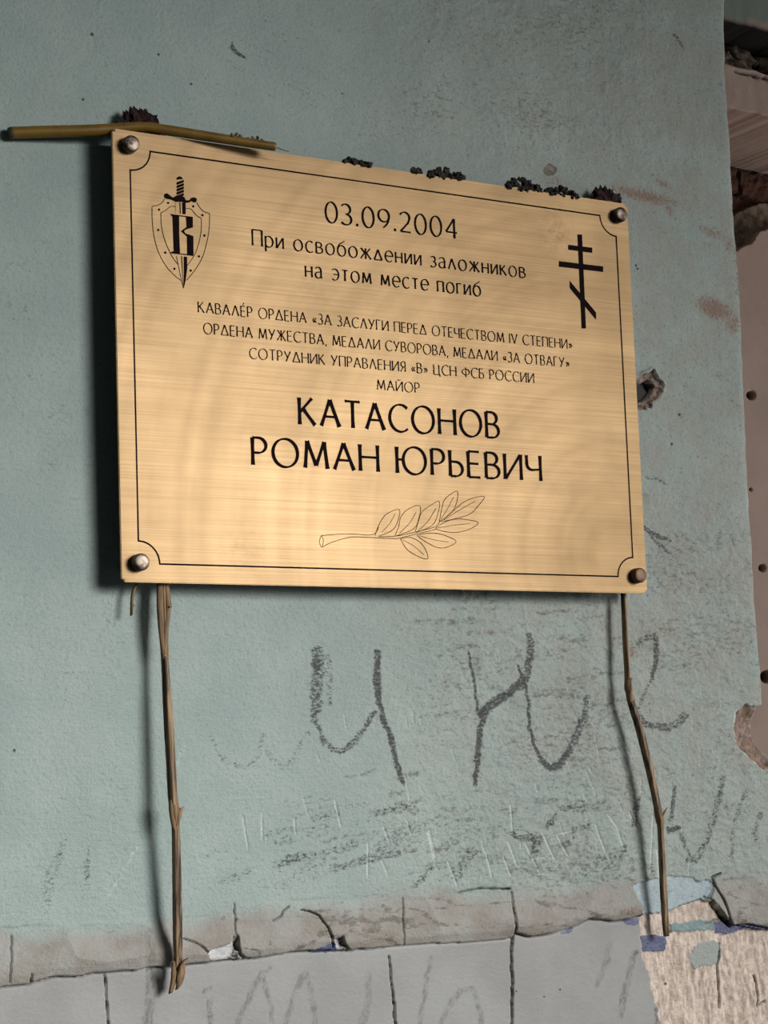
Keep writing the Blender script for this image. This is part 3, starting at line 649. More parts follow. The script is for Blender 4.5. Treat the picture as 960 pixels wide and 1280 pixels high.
def face_poly(V, Fc, pts):
    b = len(V); y = INK_Y - 8e-6 * (len(Fc) % 11)
    for x, z in pts: V.append((x / 1000, y, z / 1000))
    Fc.append(tuple(range(b, b + len(pts))))
def ink_obj(name, V, Fc, mat, label=None):
    me = mesh_from(name, V, Fc)
    bm = bmesh.new(); bm.from_mesh(me)
    bmesh.ops.recalc_face_normals(bm, faces=bm.faces)
    for f in bm.faces:
        if f.normal.y > 0: f.normal_flip()
    bm.to_mesh(me); bm.free()
    return link(name, me, mat, PL, label=label)

# --- a flared humanist letter set, drawn stroke by stroke (cap height 1)
def L(*p): return [('L', p[i], p[i + 1]) for i in range(len(p) - 1)]
def A(cx, cy, rx, ry, a0, a1): return [('A', cx, cy, rx, ry, a0, a1)]
GL = {}
def g(ch, w, *st): GL[ch] = (w, [s for x in st for s in x])
g('К', .60, L((0, 0), (0, 1)), L((.03, .47), (.50, 1)), L((.15, .58), (.60, 0)))
g('А', .72, L((0, 0), (.36, 1)), L((.36, 1), (.72, 0)), L((.13, .36), (.59, .36)))
g('В', .52, L((0, 0), (0, 1)), L((0, 1), (.20, 1)), A(.20, .765, .25, .235, 90, -90), L((.20, .53), (0, .53)), L((.20, .53), (.24, .53)), A(.24, .265, .28, .265, 90, -90), L((.24, 0), (0, 0)))
g('Л', .70, L((0, 0), (.35, 1)), L((.35, 1), (.70, 0)))
g('Е', .46, L((0, 0), (0, 1)), L((0, 1), (.44, 1)), L((0, .53), (.40, .53)), L((0, 0), (.46, 0)))
g('Р', .47, L((0, 0), (0, 1)), L((0, 1), (.20, 1)), A(.20, .725, .27, .275, 90, -90), L((.20, .45), (0, .45)))
g('О', .88, A(.44, .5, .44, .52, 90, 450))
g('Д', .74, L((0, 0), (.37, 1)), L((.37, 1), (.74, 0)), L((.74, 0.03), (0, 0.03)))
g('Н', .66, L((0, 0), (0, 1)), L((.66, 0), (.66, 1)), L((0, .53), (.66, .53)))
g('З', .45, A(.19, .76, .22, .255, 140, -90), A(.19, .26, .26, .275, 90, -145))
g('С', .70, A(.44, .5, .44, .52, 48, 312))
g('У', .64, L((0, 1), (.34, .40)), L((.64, 1), (.16, 0)))
g('Г', .43, L((0, 0), (0, 1)), L((0, 1), (.43, 1)))
g('И', .66, L((0, 0), (0, 1)), L((.66, 0), (.66, 1)), L((.02, .02), (.64, .98)))
g('П', .62, L((0, 0), (0, 1)), L((.62, 0), (.62, 1)), L((0, 1), (.62, 1)))
g('Т', .60, L((.30, 0), (.30, 1)), L((0, 1), (.60, 1)))
g('Ч', .56, L((0, 1), (0, .66)), A(.22, .66, .22, .24, 180, 270), L((.22, .42), (.56, .46)), L((.56, 0), (.56, 1)))
g('М', .84, L((.02, 0), (.11, 1)), L((.11, 1), (.42, .10)), L((.42, .10), (.73, 1)), L((.73, 1), (.83, 0)))
g('I', .02, L((.01, 0), (.01, 1)))
g('V', .68, L((0, 1), (.34, 0)), L((.34, 0), (.68, 1)))
g('Ж', .92, L((.46, 0), (.46, 1)), L((.44, .50), (.06, 1)), L((.48, .50), (.86, 1)), L((.40, .56), (0, 0)), L((.52, .56), (.92, 0)))
g('Ц', .72, L((0, 0), (0, 1)), L((.60, 0), (.60, 1)), L((0, 0), (.70, 0)), L((.70, 0), (.70, -.20)))
g('Ф', .84, L((.42, 0), (.42, 1)), A(.42, .52, .42, .31, 90, 450))
g('Б', .50, L((0, 0), (0, 1)), L((0, 1), (.44, 1)), L((0, .57), (.22, .57)), A(.22, .285, .28, .285, 90, -90), L((.22, 0), (0, 0)))
g('Я', .50, L((.50, 0), (.50, 1)), L((.50, 1), (.28, 1)), A(.28, .74, .25, .26, 90, 270), L((.28, .48), (.50, .48)), L((.30, .48), (0, 0)))
g('Й', .66, L((0, 0), (0, 1)), L((.66, 0), (.66, 1)), L((.02, .02), (.64, .98)), A(.33, 1.24, .15, .13, 200, 340))
g('Ю', 1.10, L((0, 0), (0, 1)), L((0, .52), (.24, .52)), A(.67, .5, .43, .52, 90, 450))
g('Ь', .48, L((0, 0), (0, 1)), L((0, .56), (.20, .56)), A(.20, .28, .28, .28, 90, -90), L((.20, 0), (0, 0)))
g('«', .40, L((.18, .56), (.02, .34)), L((.02, .34), (.18, .12)), L((.38, .56), (.22, .34)), L((.22, .34), (.38, .12)))
g('»', .40, L((.02, .56), (.18, .34)), L((.18, .34), (.02, .12)), L((.22, .56), (.38, .34)), L((.38, .34), (.22, .12)))
g(',', .08, L((.06, .06), (0, -.16)))
g('.', .08, A(.04, .05, .025, .025, 0, 360))
g('0', .56, A(.28, .5, .28, .51, 90, 450))
g('3', .46, A(.19, .76, .23, .245, 145, -90), A(.19, .255, .27, .265, 90, -145))
g('9', .54, A(.27, .69, .27, .31, 90, 450), A(-.06, .72, .60, .72, -2, -62))
g('2', .52, A(.23, .73, .25, .27, 155, -10), L((.475, .69), (.40, .48)), L((.40, .48), (0, .02)), L((0, .02), (.52, .02)))
g('4', .58, L((.44, 1), (0, .30)), L((0, .30), (.58, .30)), L((.44, 0), (.44, 1)))
h_ = .69
g('р', .48, L((0, -.28), (0, h_)), A(.20, .345, .28, .345, 130, -130), L((0, .56), (.05, .62)), L((0, .12), (.05, .08)))
g('и', .44, L((0, 0), (0, h_)), L((.44, 0), (.44, h_)), L((.02, .02), (.42, h_ - .02)))
g('о', .56, A(.28, .345, .28, .36, 90, 450))
g('с', .46, A(.28, .345, .28, .36, 50, 310))
g('в', .42, L((0, 0), (0, h_)), L((0, h_), (.18, h_)), A(.18, .535, .18, .155, 90, -90), L((.18, .38), (0, .38)), L((.18, .38), (.21, .38)), A(.21, .19, .21, .19, 90, -90), L((.21, 0), (0, 0)))
g('б', .54, A(.27, .33, .27, .345, 90, 450), A(.44, .36, .44, .52, 180, 110), L((.29, .85), (.50, .98)))
g('ж', .72, L((.36, 0), (.36, h_)), L((.34, .35), (.04, h_)), L((.38, .35), (.68, h_)), L((.31, .40), (0, 0)), L((.41, .40), (.72, 0)))
g('д', .54, L((0, .03), (.27, h_)), L((.27, h_), (.54, .03)), L((.54, .03), (0, .03)))
g('е', .50, A(.27, .345, .27, .36, 0, 315), L((.02, .36), (.53, .36)))
g('н', .44, L((0, 0), (0, h_)), L((.44, 0), (.44, h_)), L((0, .36), (.44, .36)))
g('з', .36, A(.15, .52, .17, .175, 140, -90), A(.15, .18, .21, .19, 90, -145))
g('а', .44, A(.20, .48, .20, .22, 150, 0), L((.40, .48), (.40, .10)), L((.40, .10), (.46, 0)), A(.20, .19, .20, .19, 80, 300), L((.24, .38), (.40, .42)), L((.28, .01), (.40, .14)))
g('л', .52, L((0, 0), (.26, h_)), L((.26, h_), (.52, 0)))
g('к', .42, L((0, 0), (0, h_)), L((.03, .33), (.36, h_)), L((.12, .40), (.44, 0)))
g('э', .48, A(.20, .345, .28, .36, 130, -130), L((.12, .36), (.46, .36)))
g('т', .42, L((.21, 0), (.21, h_)), L((0, h_), (.42, h_)))
g('м', .62, L((.02, 0), (.08, h_)), L((.08, h_), (.31, .08)), L((.31, .08), (.54, h_)), L((.54, h_), (.60, 0)))
g('п', .44, L((0, 0), (0, h_)), L((.44, 0), (.44, h_)), L((0, h_), (.44, h_)))
g('г', .32, L((0, 0), (0, h_)), L((0, h_), (.32, h_)))

def pen(theta, wt):                               # broad pen held at 18 degrees
    s = abs(math.sin(theta - math.radians(18)))
    return wt * 1.22 * (0.46 + 0.60 * s)
def letter(V, Fc, ch, x, z, sx, sz, wt):
    for s in GL[ch][1]:
        if s[0] == 'L':
            n = 9; (x0, y0), (x1, y1) = s[1], s[2]
            P = [(x0 + (x1 - x0) * i / (n - 1), y0 + (y1 - y0) * i / (n - 1)) for i in range(n)]
            flare = [1 + 0.26 * abs(2 * i / (n - 1) - 1) ** 3 for i in range(n)]
        else:
            _, cx, cy, rx, ry, a0, a1 = s
            n = max(6, int(abs(a1 - a0) / 11) + 1)
            P = []
            for i in range(n):
                a = math.radians(a0 + (a1 - a0) * i / (n - 1)); P.append((cx + rx * math.cos(a), cy + ry * math.sin(a)))
            flare = [1.0] * n
        Q = [(x + p[0] * sx, z + p[1] * sz) for p in P]
        W = []
        for i in range(n):
            a, b = Q[max(i - 1, 0)], Q[min(i + 1, n - 1)]
            if s[0] == 'A' and abs(s[6] - s[5]) == 360 and i in (0, n - 1): a, b = Q[-2], Q[1]
            th = math.atan2(b[1] - a[1], b[0] - a[0])
            W.append(pen(th, wt * sz) * flare[i])
        if ch == '.': W = [wt * sz * 0.95] * n
        strip(V, Fc, Q, W)
def text_line(txt, x0, x1, z, cap, wt, label):
    lo, hi = 0.0, 0.0
    gap, space = 0.245, 0.24
    def adv(tr):
        x = 0; pos = []
        for c in txt:
            if c == '\u0301': pos.append((c, x)); continue
            if c == ' ': x += space + tr; continue
            pos.append((c, x)); x += GL[c][0] + tr
        return pos, x - tr
    pos, wd = adv(gap)
    sx = (x1 - x0) / wd
    V, Fc = [], []
    for c, px_ in pos:
        if c == '\u0301':
            xx = x0 + (px_ - gap - 0.23) * sx
            strip(V, Fc, [(xx - .02 * cap, z + 1.12 * cap), (xx + .12 * cap, z + 1.32 * cap)], [wt * cap * .7, wt * cap * 1.1]); continue
        letter(V, Fc, c, x0 + px_ * sx, z, sx, cap, wt)
    ink_obj('inscription', V, Fc, M_INK, label)
    return sx / cap
R_ = []
R_.append(text_line('03.09.2004', 111.2, 187.1, 178.5, 10.2, .098, 'black engraved date at the top'))
R_.append(text_line('При освобождении заложников', 70.8, 228.0, 162.4, 7.7, .096, 'black engraved second line in upper and lower case'))
R_.append(text_line('на этом месте погиб', 99.0, 199.8, 150.0, 7.7, .096, 'black engraved third line in lower case'))
R_.append(text_line('КАВАЛЕ\u0301Р ОРДЕНА «ЗА ЗАСЛУГИ ПЕРЕД ОТЕЧЕСТВОМ IV СТЕПЕНИ»', 41.4, 255.8, 127.2, 5.0, .098, 'black engraved upper line of small capitals'))
R_.append(text_line('ОРДЕНА МУЖЕСТВА, МЕДАЛИ СУВОРОВА, МЕДАЛИ «ЗА ОТВАГУ»', 43.9, 253.4, 117.3, 5.0, .098, 'black engraved middle line of small capitals'))
R_.append(text_line('СОТРУДНИК УПРАВЛЕНИЯ «В» ЦСН ФСБ РОССИИ', 67.5, 230.4, 107.4, 5.0, .098, 'black engraved lower line of small capitals'))
R_.append(text_line('МАЙОР', 136.8, 161.0, 97.4, 4.9, .098, 'black engraved rank in small capitals'))
R_.append(text_line('КАТАСОНОВ', 93.2, 207.2, 77.4, 13.0, .112, 'large black engraved capitals, upper line'))
R_.append(text_line('РОМАН ЮРЬЕВИЧ', 67.6, 232.0, 56.6, 13.0, .112, 'large black engraved capitals, lower line'))
print('text x/z ratios', [round(r, 2) for r in R_])

def pm(pts, ox, oy, sc):                          # photo zoom points -> plaque millimetres
    out = []
    for x, y in pts:
        q = U(ox + x / sc, oy + y / sc, -G); out.append((q[0] * 1000, q[2] * 1000))
    return out
def smooth_pts(p, n=6, closed=False):             # Catmull-Rom
    p = [np.array(q, float) for q in p]; out = []
    m = len(p)
    for i in range(m - 1 if not closed else m):
        a = p[(i - 1) % m] if (closed or i > 0) else p[i]; b = p[i]; c = p[(i + 1) % m]
        d = p[(i + 2) % m] if (closed or i + 2 < m) else c
        for k in range(n):
            t = k / n
            out.append(0.5 * ((2 * b) + (c - a) * t + (2 * a - 5 * b + 4 * c - d) * t * t + (3 * b - a - 3 * c + d) * t ** 3))
    out.append(p[0] if closed else p[-1])
    return [tuple(q) for q in out]

def build_border():
    V, Fc = [], []
    i0, i1, r = 8.6, 18.7, 10.2
    pts = []
    for cx, cz, a0, sx, sz in ((i0, PH * 1000 - i0, 0, 1, -1), (PW * 1000 - i0, PH * 1000 - i0, 0, -1, -1), (PW * 1000 - i0, i0, 0, -1, 1), (i0, i0, 0, 1, 1)):
        arc = [(cx + sx * r * math.sin(math.radians(a)), cz + sz * r * math.cos(math.radians(a))) for a in np.linspace(0, 90, 14)]
        if len(pts) in (14, 42): arc = arc[::-1]
        pts += arc
    # order: TL (left end -> top end), TR (top end -> right end), BR, BL
    TL = [(i0 + r * math.sin(a), PH * 1000 - i0 - r * math.cos(a)) for a in np.linspace(0, math.pi / 2, 14)]
    W_ = PW * 1000; H_ = PH * 1000
    TR = [(W_ - x, z) for x, z in TL][::-1]; BR = [(W_ - x, H_ - z) for x, z in TL]; BL = [(x, H_ - z) for x, z in TL][::-1]
    for c in (TL, TR, BR, BL): strip(V, Fc, c, [.75] * 14)
    def bar(a, b):
        strip(V, Fc, [a, b], [.75, .75])
    e = .37
    bar((TL[-1][0] - e, TL[-1][1]), (TR[0][0] + e, TR[0][1])); bar((TR[-1][0], TR[-1][1] + e), (BR[0][0], BR[0][1] - e))
    bar((BR[-1][0] + e, BR[-1][1]), (BL[0][0] - e, BL[0][1])); bar((BL[-1][0], BL[-1][1] - e), (TL[0][0], TL[0][1] + e))
    ink_obj('engraved_border', V, Fc, M_INK, 'thin dark engraved border with scooped corners')
build_border()

def build_emblem():
    Z2 = lambda p: pm(p, 130, 150, 4)
    V, Fc = [], []
    def line(p, wd=.32, sm=True):
        q = Z2(p); q = smooth_pts(q) if sm else q; strip(V, Fc, q, [wd] * len(q))
    def fill(p): face_poly(V, Fc, Z2(p))
    line([(302, 396), (288, 415), (266, 427), (240, 432)]); line([(240, 432), (241, 500), (250, 580), (272, 660), (310, 730), (350, 775), (385, 803)])
    line([(463, 412), (482, 442), (503, 460), (528, 467)]); line([(528, 467), (526, 540), (512, 620), (490, 690), (455, 750), (412, 802)])
    line([(358, 433), (333, 433), (310, 450), (284, 465)]); line([(284, 465), (286, 520), (296, 575), (315, 630), (345, 690), (372, 724)])
    line([(410, 443), (435, 446), (460, 475), (487, 492)]); line([(487, 492), (486, 550), (475, 610), (455, 670), (425, 715), (413, 732)])
    def disc(cx, cy, r):
        fill([(cx + r * math.cos(a), cy + r * math.sin(a)) for a in np.linspace(0, 2 * math.pi, 17)[:-1]])
    for cx, cy in [(320, 415), (275, 448), (271, 550), (306, 663), (352, 744), (446, 432), (492, 476), (502, 578), (474, 682), (433, 753)]: disc(cx, cy, 6)
    fill([(362, 300), (362, 292), (367, 285), (376, 282), (386, 284), (392, 290), (392, 298), (386, 296), (374, 298)])
    for k in range(5):
        y = 303 + k * 16.5; fill([(361, y + 14), (364, y + 8), (398, y - 4), (400, y + 4), (397, y + 10), (364, y + 22)])
    disc(312, 380, 13); disc(451, 400, 13)
    fill([(303, 374), (318, 368), (332, 380), (345, 388), (362, 378), (378, 376), (400, 384), (410, 402), (424, 402), (438, 388), (456, 388), (462, 400), (452, 412), (434, 406), (424, 414), (408, 414), (388, 410), (358, 410), (342, 402), (326, 396), (310, 394)])
    E16 = lambda p: face_poly(V, Fc, pm(p, 200, 255, 16))
    E16([(305, -30), (309, -30), (314, 185), (310, 185)]); E16([(388, -30), (408, -30), (413, 196), (396, 196)]); E16([(442, -30), (512, -26), (513, 205), (448, 204)])
    E16([(190, 196), (300, 212), (383, 233), (386, 600), (401, 990), (272, 966), (258, 600), (246, 258)]); E16([(300, 212), (655, 258), (655, 274), (520, 262), (380, 246)])
    E16([(515, 254), (655, 260), (658, 472), (540, 500), (530, 462)]); E16([(530, 460), (545, 498), (492, 528), (480, 548), (412, 547)])
    E16([(412, 546), (480, 546), (512, 590), (560, 612), (540, 655)]); E16([(520, 594), (668, 642), (671, 1036), (541, 1010), (537, 645)])
    E16([(204, 972), (262, 942), (272, 966), (401, 988), (541, 1003), (668, 1030), (660, 1042), (400, 1008), (208, 988)])
    # lower blade
    line([(362, 681), (380, 770), (396, 840)], .3, False)
    E16([(420, 1043), (438, 1045), (452, 1300), (462, 1520), (466, 1690)]); E16([(474, 1050), (542, 1058), (545, 1290), (510, 1540), (470, 1700), (476, 1400)])
    ink_obj('engraved_emblem', V, Fc, M_INK, 'black engraved shield and dagger emblem with a large letter')
build_emblem()

def build_cross():
    V, Fc = [], []
    Z4 = lambda p: face_poly(V, Fc, pm(p, 560, 190, 3.2))
    Z4([(517, 330), (536, 330), (552, 706), (534, 706)]); Z4([(480, 371), (577, 383), (577, 404), (480, 391)]); Z4([(443, 436), (621, 458), (620, 480), (443, 459)]); Z4([(486, 514), (592, 642), (592, 672), (487, 545)])
    ink_obj('engraved_cross', V, Fc, M_INK, 'black engraved eight-pointed cross')
build_cross()

def build_branch():
    V, Fc = [], []
    def line(p, wd=.30, closed=False):
        q = smooth_pts(pm(p, 300, 480, 2.4), 5, closed); strip(V, Fc, q, [wd] * len(q))
    line([(243, 455), (290, 451), (340, 450), (380, 453), (402, 450), (413, 437), (416, 424)]); line([(246, 490), (275, 475), (330, 460), (380, 460), (420, 462), (470, 464)])
    line([(244, 456), (250, 470), (245, 489), (238, 474)], closed=True)
    line([(418, 458), (470, 456), (530, 443), (585, 428), (600, 410)]); line([(470, 464), (530, 450), (588, 436)])
    for lf in ([(405, 455), (418, 420), (440, 390), (478, 377), (472, 415), (455, 440), (415, 457)], [(465, 455), (476, 428), (482, 400), (505, 375), (540, 366), (536, 405), (520, 435), (468, 456)],
               [(525, 445), (536, 410), (545, 385), (570, 365), (598, 353), (592, 395), (575, 425), (528, 446)], [(598, 412), (604, 380), (612, 350), (630, 332), (652, 322), (650, 355), (635, 385), (600, 413)],
               [(603, 412), (640, 380), (670, 355), (700, 342), (733, 338), (715, 365), (690, 390), (650, 403), (606, 413)], [(585, 433), (620, 412), (660, 405), (714, 415), (690, 435), (650, 445), (610, 442), (587, 434)],
               [(530, 455), (560, 448), (600, 450), (648, 471), (620, 490), (590, 490), (560, 475), (532, 456)], [(480, 465), (510, 460), (540, 475), (558, 500), (562, 525), (530, 515), (500, 495), (482, 466)]):
        line(lf)
    for vn in ([(425, 445), (448, 420), (465, 390)], [(478, 448), (508, 418), (528, 385)], [(535, 440), (565, 410), (588, 372)], [(603, 405), (622, 375), (640, 340)], [(612, 408), (655, 380), (705, 352)], [(592, 432), (640, 424), (690, 418)], [(540, 456), (585, 468), (625, 474)], [(488, 468), (520, 485), (552, 513)]):
        line(vn, .24)
    ink_obj('engraved_branch', V, Fc, M_THIN, 'thin outline engraving of a leafy branch')
build_branch()

def lathe(prof, axis_pt, n=28):                   # profile (r, y) about a line along Y
    V, Fc = [], []
    for r, y in prof:
        for k in range(n):
            a = 2 * math.pi * k / n; V.append((axis_pt[0] + r * math.cos(a), y, axis_pt[1] + r * math.sin(a)))
    for i in range(len(prof) - 1):
        for k in range(n):
            a = i * n + k; b = i * n + (k + 1) % n; Fc.append((a, b, b + n, a + n))
    Fc.append(tuple(range((len(prof) - 1) * n, len(prof) * n))); Fc.append(tuple(range(n))[::-1])
    return V, Fc
for bx_, bz_, m_, lb in ((8.0, 202.6, M_BOLT, 'worn silvery bolt head, upper left corner'), (289.6, 202.4, M_BOLT, 'worn silvery bolt head, upper right corner'),
                         (8.2, 8.8, M_BOLT, 'worn silvery bolt head, lower left corner'), (289.8, 9.1, M_BOLT2, 'dark brown bolt head, lower right corner')):
    x, z = bx_ / 1000, bz_ / 1000
    f = -G
    V, Fc = lathe([(0.0040, f - 0.0), (0.0040, f - 0.0012), (0.0039, f - 0.0038), (0.0037, f - 0.0043), (0.0033, f - 0.00455), (0.0020, f - 0.0047), (0.0005, f - 0.00475)], (x, z))
    bo = link('mounting_bolt', mesh_from('mounting_bolt', V, Fc), m_, PL, smooth=True, label=lb)
    V, Fc = lathe([(0.0024, f + PT), (0.0024, 0.012)], (x, z), 16)
    sh = bpy.data.objects.new('bolt_shank', mesh_from('bolt_shank', V, Fc)); COL.objects.link(sh); sh.data.materials.append(M_BOLT2)
    sh.data.transform(Matrix.Translation(-Vector(PL.location))); sh.parent = bo

# ------------------------------------------------------------------ tubes and clumps
def tube(path, rad, n=14, lobes=0, amp=0.0, jit=0.0, caps=True):
    P = [np.array(p, float) for p in path]; V, Fc = [], []
    up = np.array([0, 1.0, 0.0])
    for i, p in enumerate(P):
        t = P[min(i + 1, len(P) - 1)] - P[max(i - 1, 0)]; t /= np.linalg.norm(t)
        a = np.cross(t, up); a /= np.linalg.norm(a); b = np.cross(a, t)
        for k in range(n):
            th = 2 * math.pi * k / n
            r = rad[i] * (1 + amp * math.cos(lobes * th + 0.02 * i) + jit * (random.random() - 0.5))
            V.append(p + r * (math.cos(th) * a + math.sin(th) * b))
    for i in range(len(P) - 1):
        for k in range(n):
            a = i * n + k; b = i * n + (k + 1) % n; Fc.append((a, b, b + n, a + n))
    if caps: Fc.append(tuple(range(n))[::-1]); Fc.append(tuple(range((len(P) - 1) * n, len(P) * n)))
    return V, Fc
DS = 0.9
def dense(pts, m=8, ds=0.9):                              # (px, py, y, radius_mm) -> smooth world path and radii
    q = smooth_pts([(*U(a, b, y * ds), r / 1000) for a, b, y, r in pts], m)
    return [p[:3] for p in q], [p[3] for p in q]

# --- candle
cpts = [(13, 166.2, -.0032, 2.75), (60, 164.6, -.0055, 2.75), (105, 163.4, -.0078, 2.7), (140, 161.4, -.0095, 2.6), (175, 158.8, -.0118, 2.4), (205, 162.1, -.0140, 2.45), (260, 170.6, -.0178, 2.35), (310, 178.3, -.0212, 2.2), (344, 183.4, -.0235, 2.05)]
p, r = dense(cpts, 8, 1)
CD = thing('thin_candle', tuple(np.array(p[40])), 'thin amber wax candle lying across the top left corner of the brass plaque', 'candle')
link('wax_stick', mesh_from('wax_stick', *tube(p, r, 20, 0, 0, 0.02)), M_WAX, CD, smooth=True)
wp, wr = dense([(340, 183.4, -.0233, .35), (348, 185, -.0236, .33), (354, 187.5, -.0238, .3), (361, 189.2, -.0238, .25)], 4, 1)
link('wick', mesh_from('wick', *tube(wp, wr, 8)), M_WICK, CD, smooth=True, label='short grey wick end')
ep, er = dense([(16, 166.2, -.0034, 2.79), (13, 166.25, -.0032, 2.79), (10.5, 166.3, -.0031, 2.35)], 3, 1)
link('cut_end', mesh_from('cut_end', *tube(ep, er, 20)), simple('dark_wax', lin(92, 84, 62), lin(60, 56, 44), 200, 0.6), CD, smooth=True, label='dull dark cut end')

# --- crumbs: each clump one heap of fused lumps
def clump_mesh(name, pts, seed, size=(0.5, 1.4)):
    r = random.Random(seed); bm = bmesh.new()
    for (px, py, y, s) in pts:
        q = U(px, py, y)
        m = Matrix.Translation(Vector(q)) @ Matrix.Rotation(r.random() * 6, 4, Vector((r.random(), r.random(), r.random() + .1)).normalized()) @ Matrix.Diagonal((s * (0.7 + .7 * r.random()), s * (.7 + .6 * r.random()), s * (.6 + .6 * r.random()), 1))
        res = bmesh.ops.create_icosphere(bm, subdivisions=2, radius=0.001, matrix=m)
        for v in res['verts']:
            d = v.co - Vector(q); v.co = Vector(q) + d * (0.6 + 0.8 * r.random())
    me = bpy.data.meshes.new(name); bm.to_mesh(me); bm.free(); return me
def heap(x0, y0, x1, y1, hgt, n, seed, y=-0.0132, s=(0.8, 1.6)):
    r = random.Random(seed); out = []
    for k in range(n):
        t = r.random(); e = 1 - abs(2 * t - 1) ** 2.2
        out.append((x0 + (x1 - x0) * t, y0 + (y1 - y0) * t + 1.5 - r.random() * hgt * (0.35 + 0.65 * e), y + 0.0024 * (r.random() - 0.62), s[0] + (s[1] - s[0]) * r.random()))
    return out
CL = [(428, 201.5, 463, 206, 5, 30, 'flat dark grey clump of dry crumbs on the plaque top edge, nearest the candle'),
      (516, 213.5, 527, 215.5, 5, 10, 'smallest dark grey crumb on the plaque top edge, above the date'),
      (537, 218, 579, 223.5, 11, 48, 'tall dark grey crumb clump on the plaque top edge, right of the smallest crumb'),
      (633, 232.5, 675, 239, 13, 52, 'largest dark grey crumb clump on the plaque top edge, below the chipped wall spot'),
      (682, 240, 722, 246.5, 10, 44, 'dark grey crumb clump on the plaque top edge, touching the right dried flower head')]
for i, (x0, y0, x1, y1, hh, n, lb) in enumerate(CL):
    me = clump_mesh('dry_crumb_clump', heap(x0, y0, x1, y1, hh, n, 40 + i), 60 + i)
    c = U((x0 + x1) / 2, (y0 + y1) / 2, -0.0132)
    me.transform(Matrix.Translation(-Vector(c)))
    o = link('dry_crumb_clump', me, M_CRUMB); o.location = c
    tag(o, lb, 'debris', 'crumb clumps on the plaque top edge')
for i, (x0, y0, x1, y1, n, lb) in enumerate([(284, 170.0, 304, 173.0, 22, 'small grey dust tuft on the candle, left of the other tuft'), (310, 173.5, 331, 178.2, 24, 'small grey dust tuft on the candle, near its wick end')]):
    me = clump_mesh('dust_tuft', heap(x0, y0, x1, y1, 6, n, 80 + i, -0.0198, (0.3, 0.75)), 90 + i)
    c = U((x0 + x1) / 2, (y0 + y1) / 2, -0.0198); me.transform(Matrix.Translation(-Vector(c)))
    o = link('dust_tuft', me, M_FLUFF); o.location = c; tag(o, lb, 'dust', 'dust tufts on the candle')

# --- dried carnations pushed behind the plaque
def petals(cx, cz, cy, wx, hz, seed, npet=26):
    r = random.Random(seed); V, Fc = [], []
    for k in range(npet):
        a = (r.random() - 0.5) * 2.3; az = r.random() * 2 * math.pi
        ln = hz * (0.72 + 0.42 * r.random()); wd = 0.0055 * (0.7 + 0.7 * r.random())
        nu, nv = 7, 9; b = len(V)
        oy = (r.random() - .5) * 0.003
        for i in range(nv):
            t = i / (nv - 1)
            for j in range(nu):
                s = (j / (nu - 1) - .5) * 2
                ww = wd * (0.25 + 0.85 * t ** 0.7)
                lx = s * ww; lz = ln * t + ((0.0030 * (r.random() - .35) if j % 2 else -0.0022) if i == nv - 1 else 0) - 0.0012 * s * s
                ly = 0.0011 * math.sin(5 * s + 6 * t + az) * t + 0.0007 * (r.random() - .5)
                X_ = lx * math.cos(a) + lz * math.sin(a) * wx / hz; Z_ = -lx * math.sin(a) * .6 + lz * math.cos(a)
                V.append((cx + X_, min(max(cy + oy + ly, -0.0115), -0.0015), cz + Z_))
        for i in range(nv - 1):
            for j in range(nu - 1):
                q = b + i * nu + j; Fc.append((q, q + 1, q + nu + 1, q + nu))
    n0 = len(V)                                   # back faces, then close the rims
    from collections import Counter
    cnt = Counter(tuple(sorted((f[i], f[(i + 1) % 4]))) for f in Fc for i in range(4))
    V2 = [(x, y + 0.0003, z) for x, y, z in V]
    rim = [(f[i], f[(i + 1) % 4]) for f in Fc for i in range(4) if cnt[tuple(sorted((f[i], f[(i + 1) % 4])))] == 1]
    Fc2 = [tuple(n0 + k for k in f[::-1]) for f in Fc] + [(b, a, n0 + a, n0 + b) for a, b in rim]
    return mesh_from('petals', V + V2, Fc + Fc2)
def sheath(pts, th=0.0004, seed=0):               # a dry leaf blade along (px, py, y, half width mm)
    q = smooth_pts([(*U(a, b, y * DS), w_ / 1000) for a, b, y, w_ in pts], 5); V, Fc = [], []
    n = len(q)
    for i, p_ in enumerate(q):
        for j, s in enumerate((-1, -.4, .3, 1)):
            V.append((p_[0] + s * p_[3], p_[1] + 0.0007 * s * s - 0.0004, p_[2] + 0.0004 * s))
    for i in range(n - 1):
        for j in range(3):
            k = 4 * i + j; Fc.append((k, k + 1, k + 5, k + 4))
    me = mesh_from('leaf', V, Fc); bm = bmesh.new(); bm.from_mesh(me); bmesh.ops.solidify(bm, geom=bm.faces[:], thickness=th); bm.to_mesh(me); bm.free()
    return me

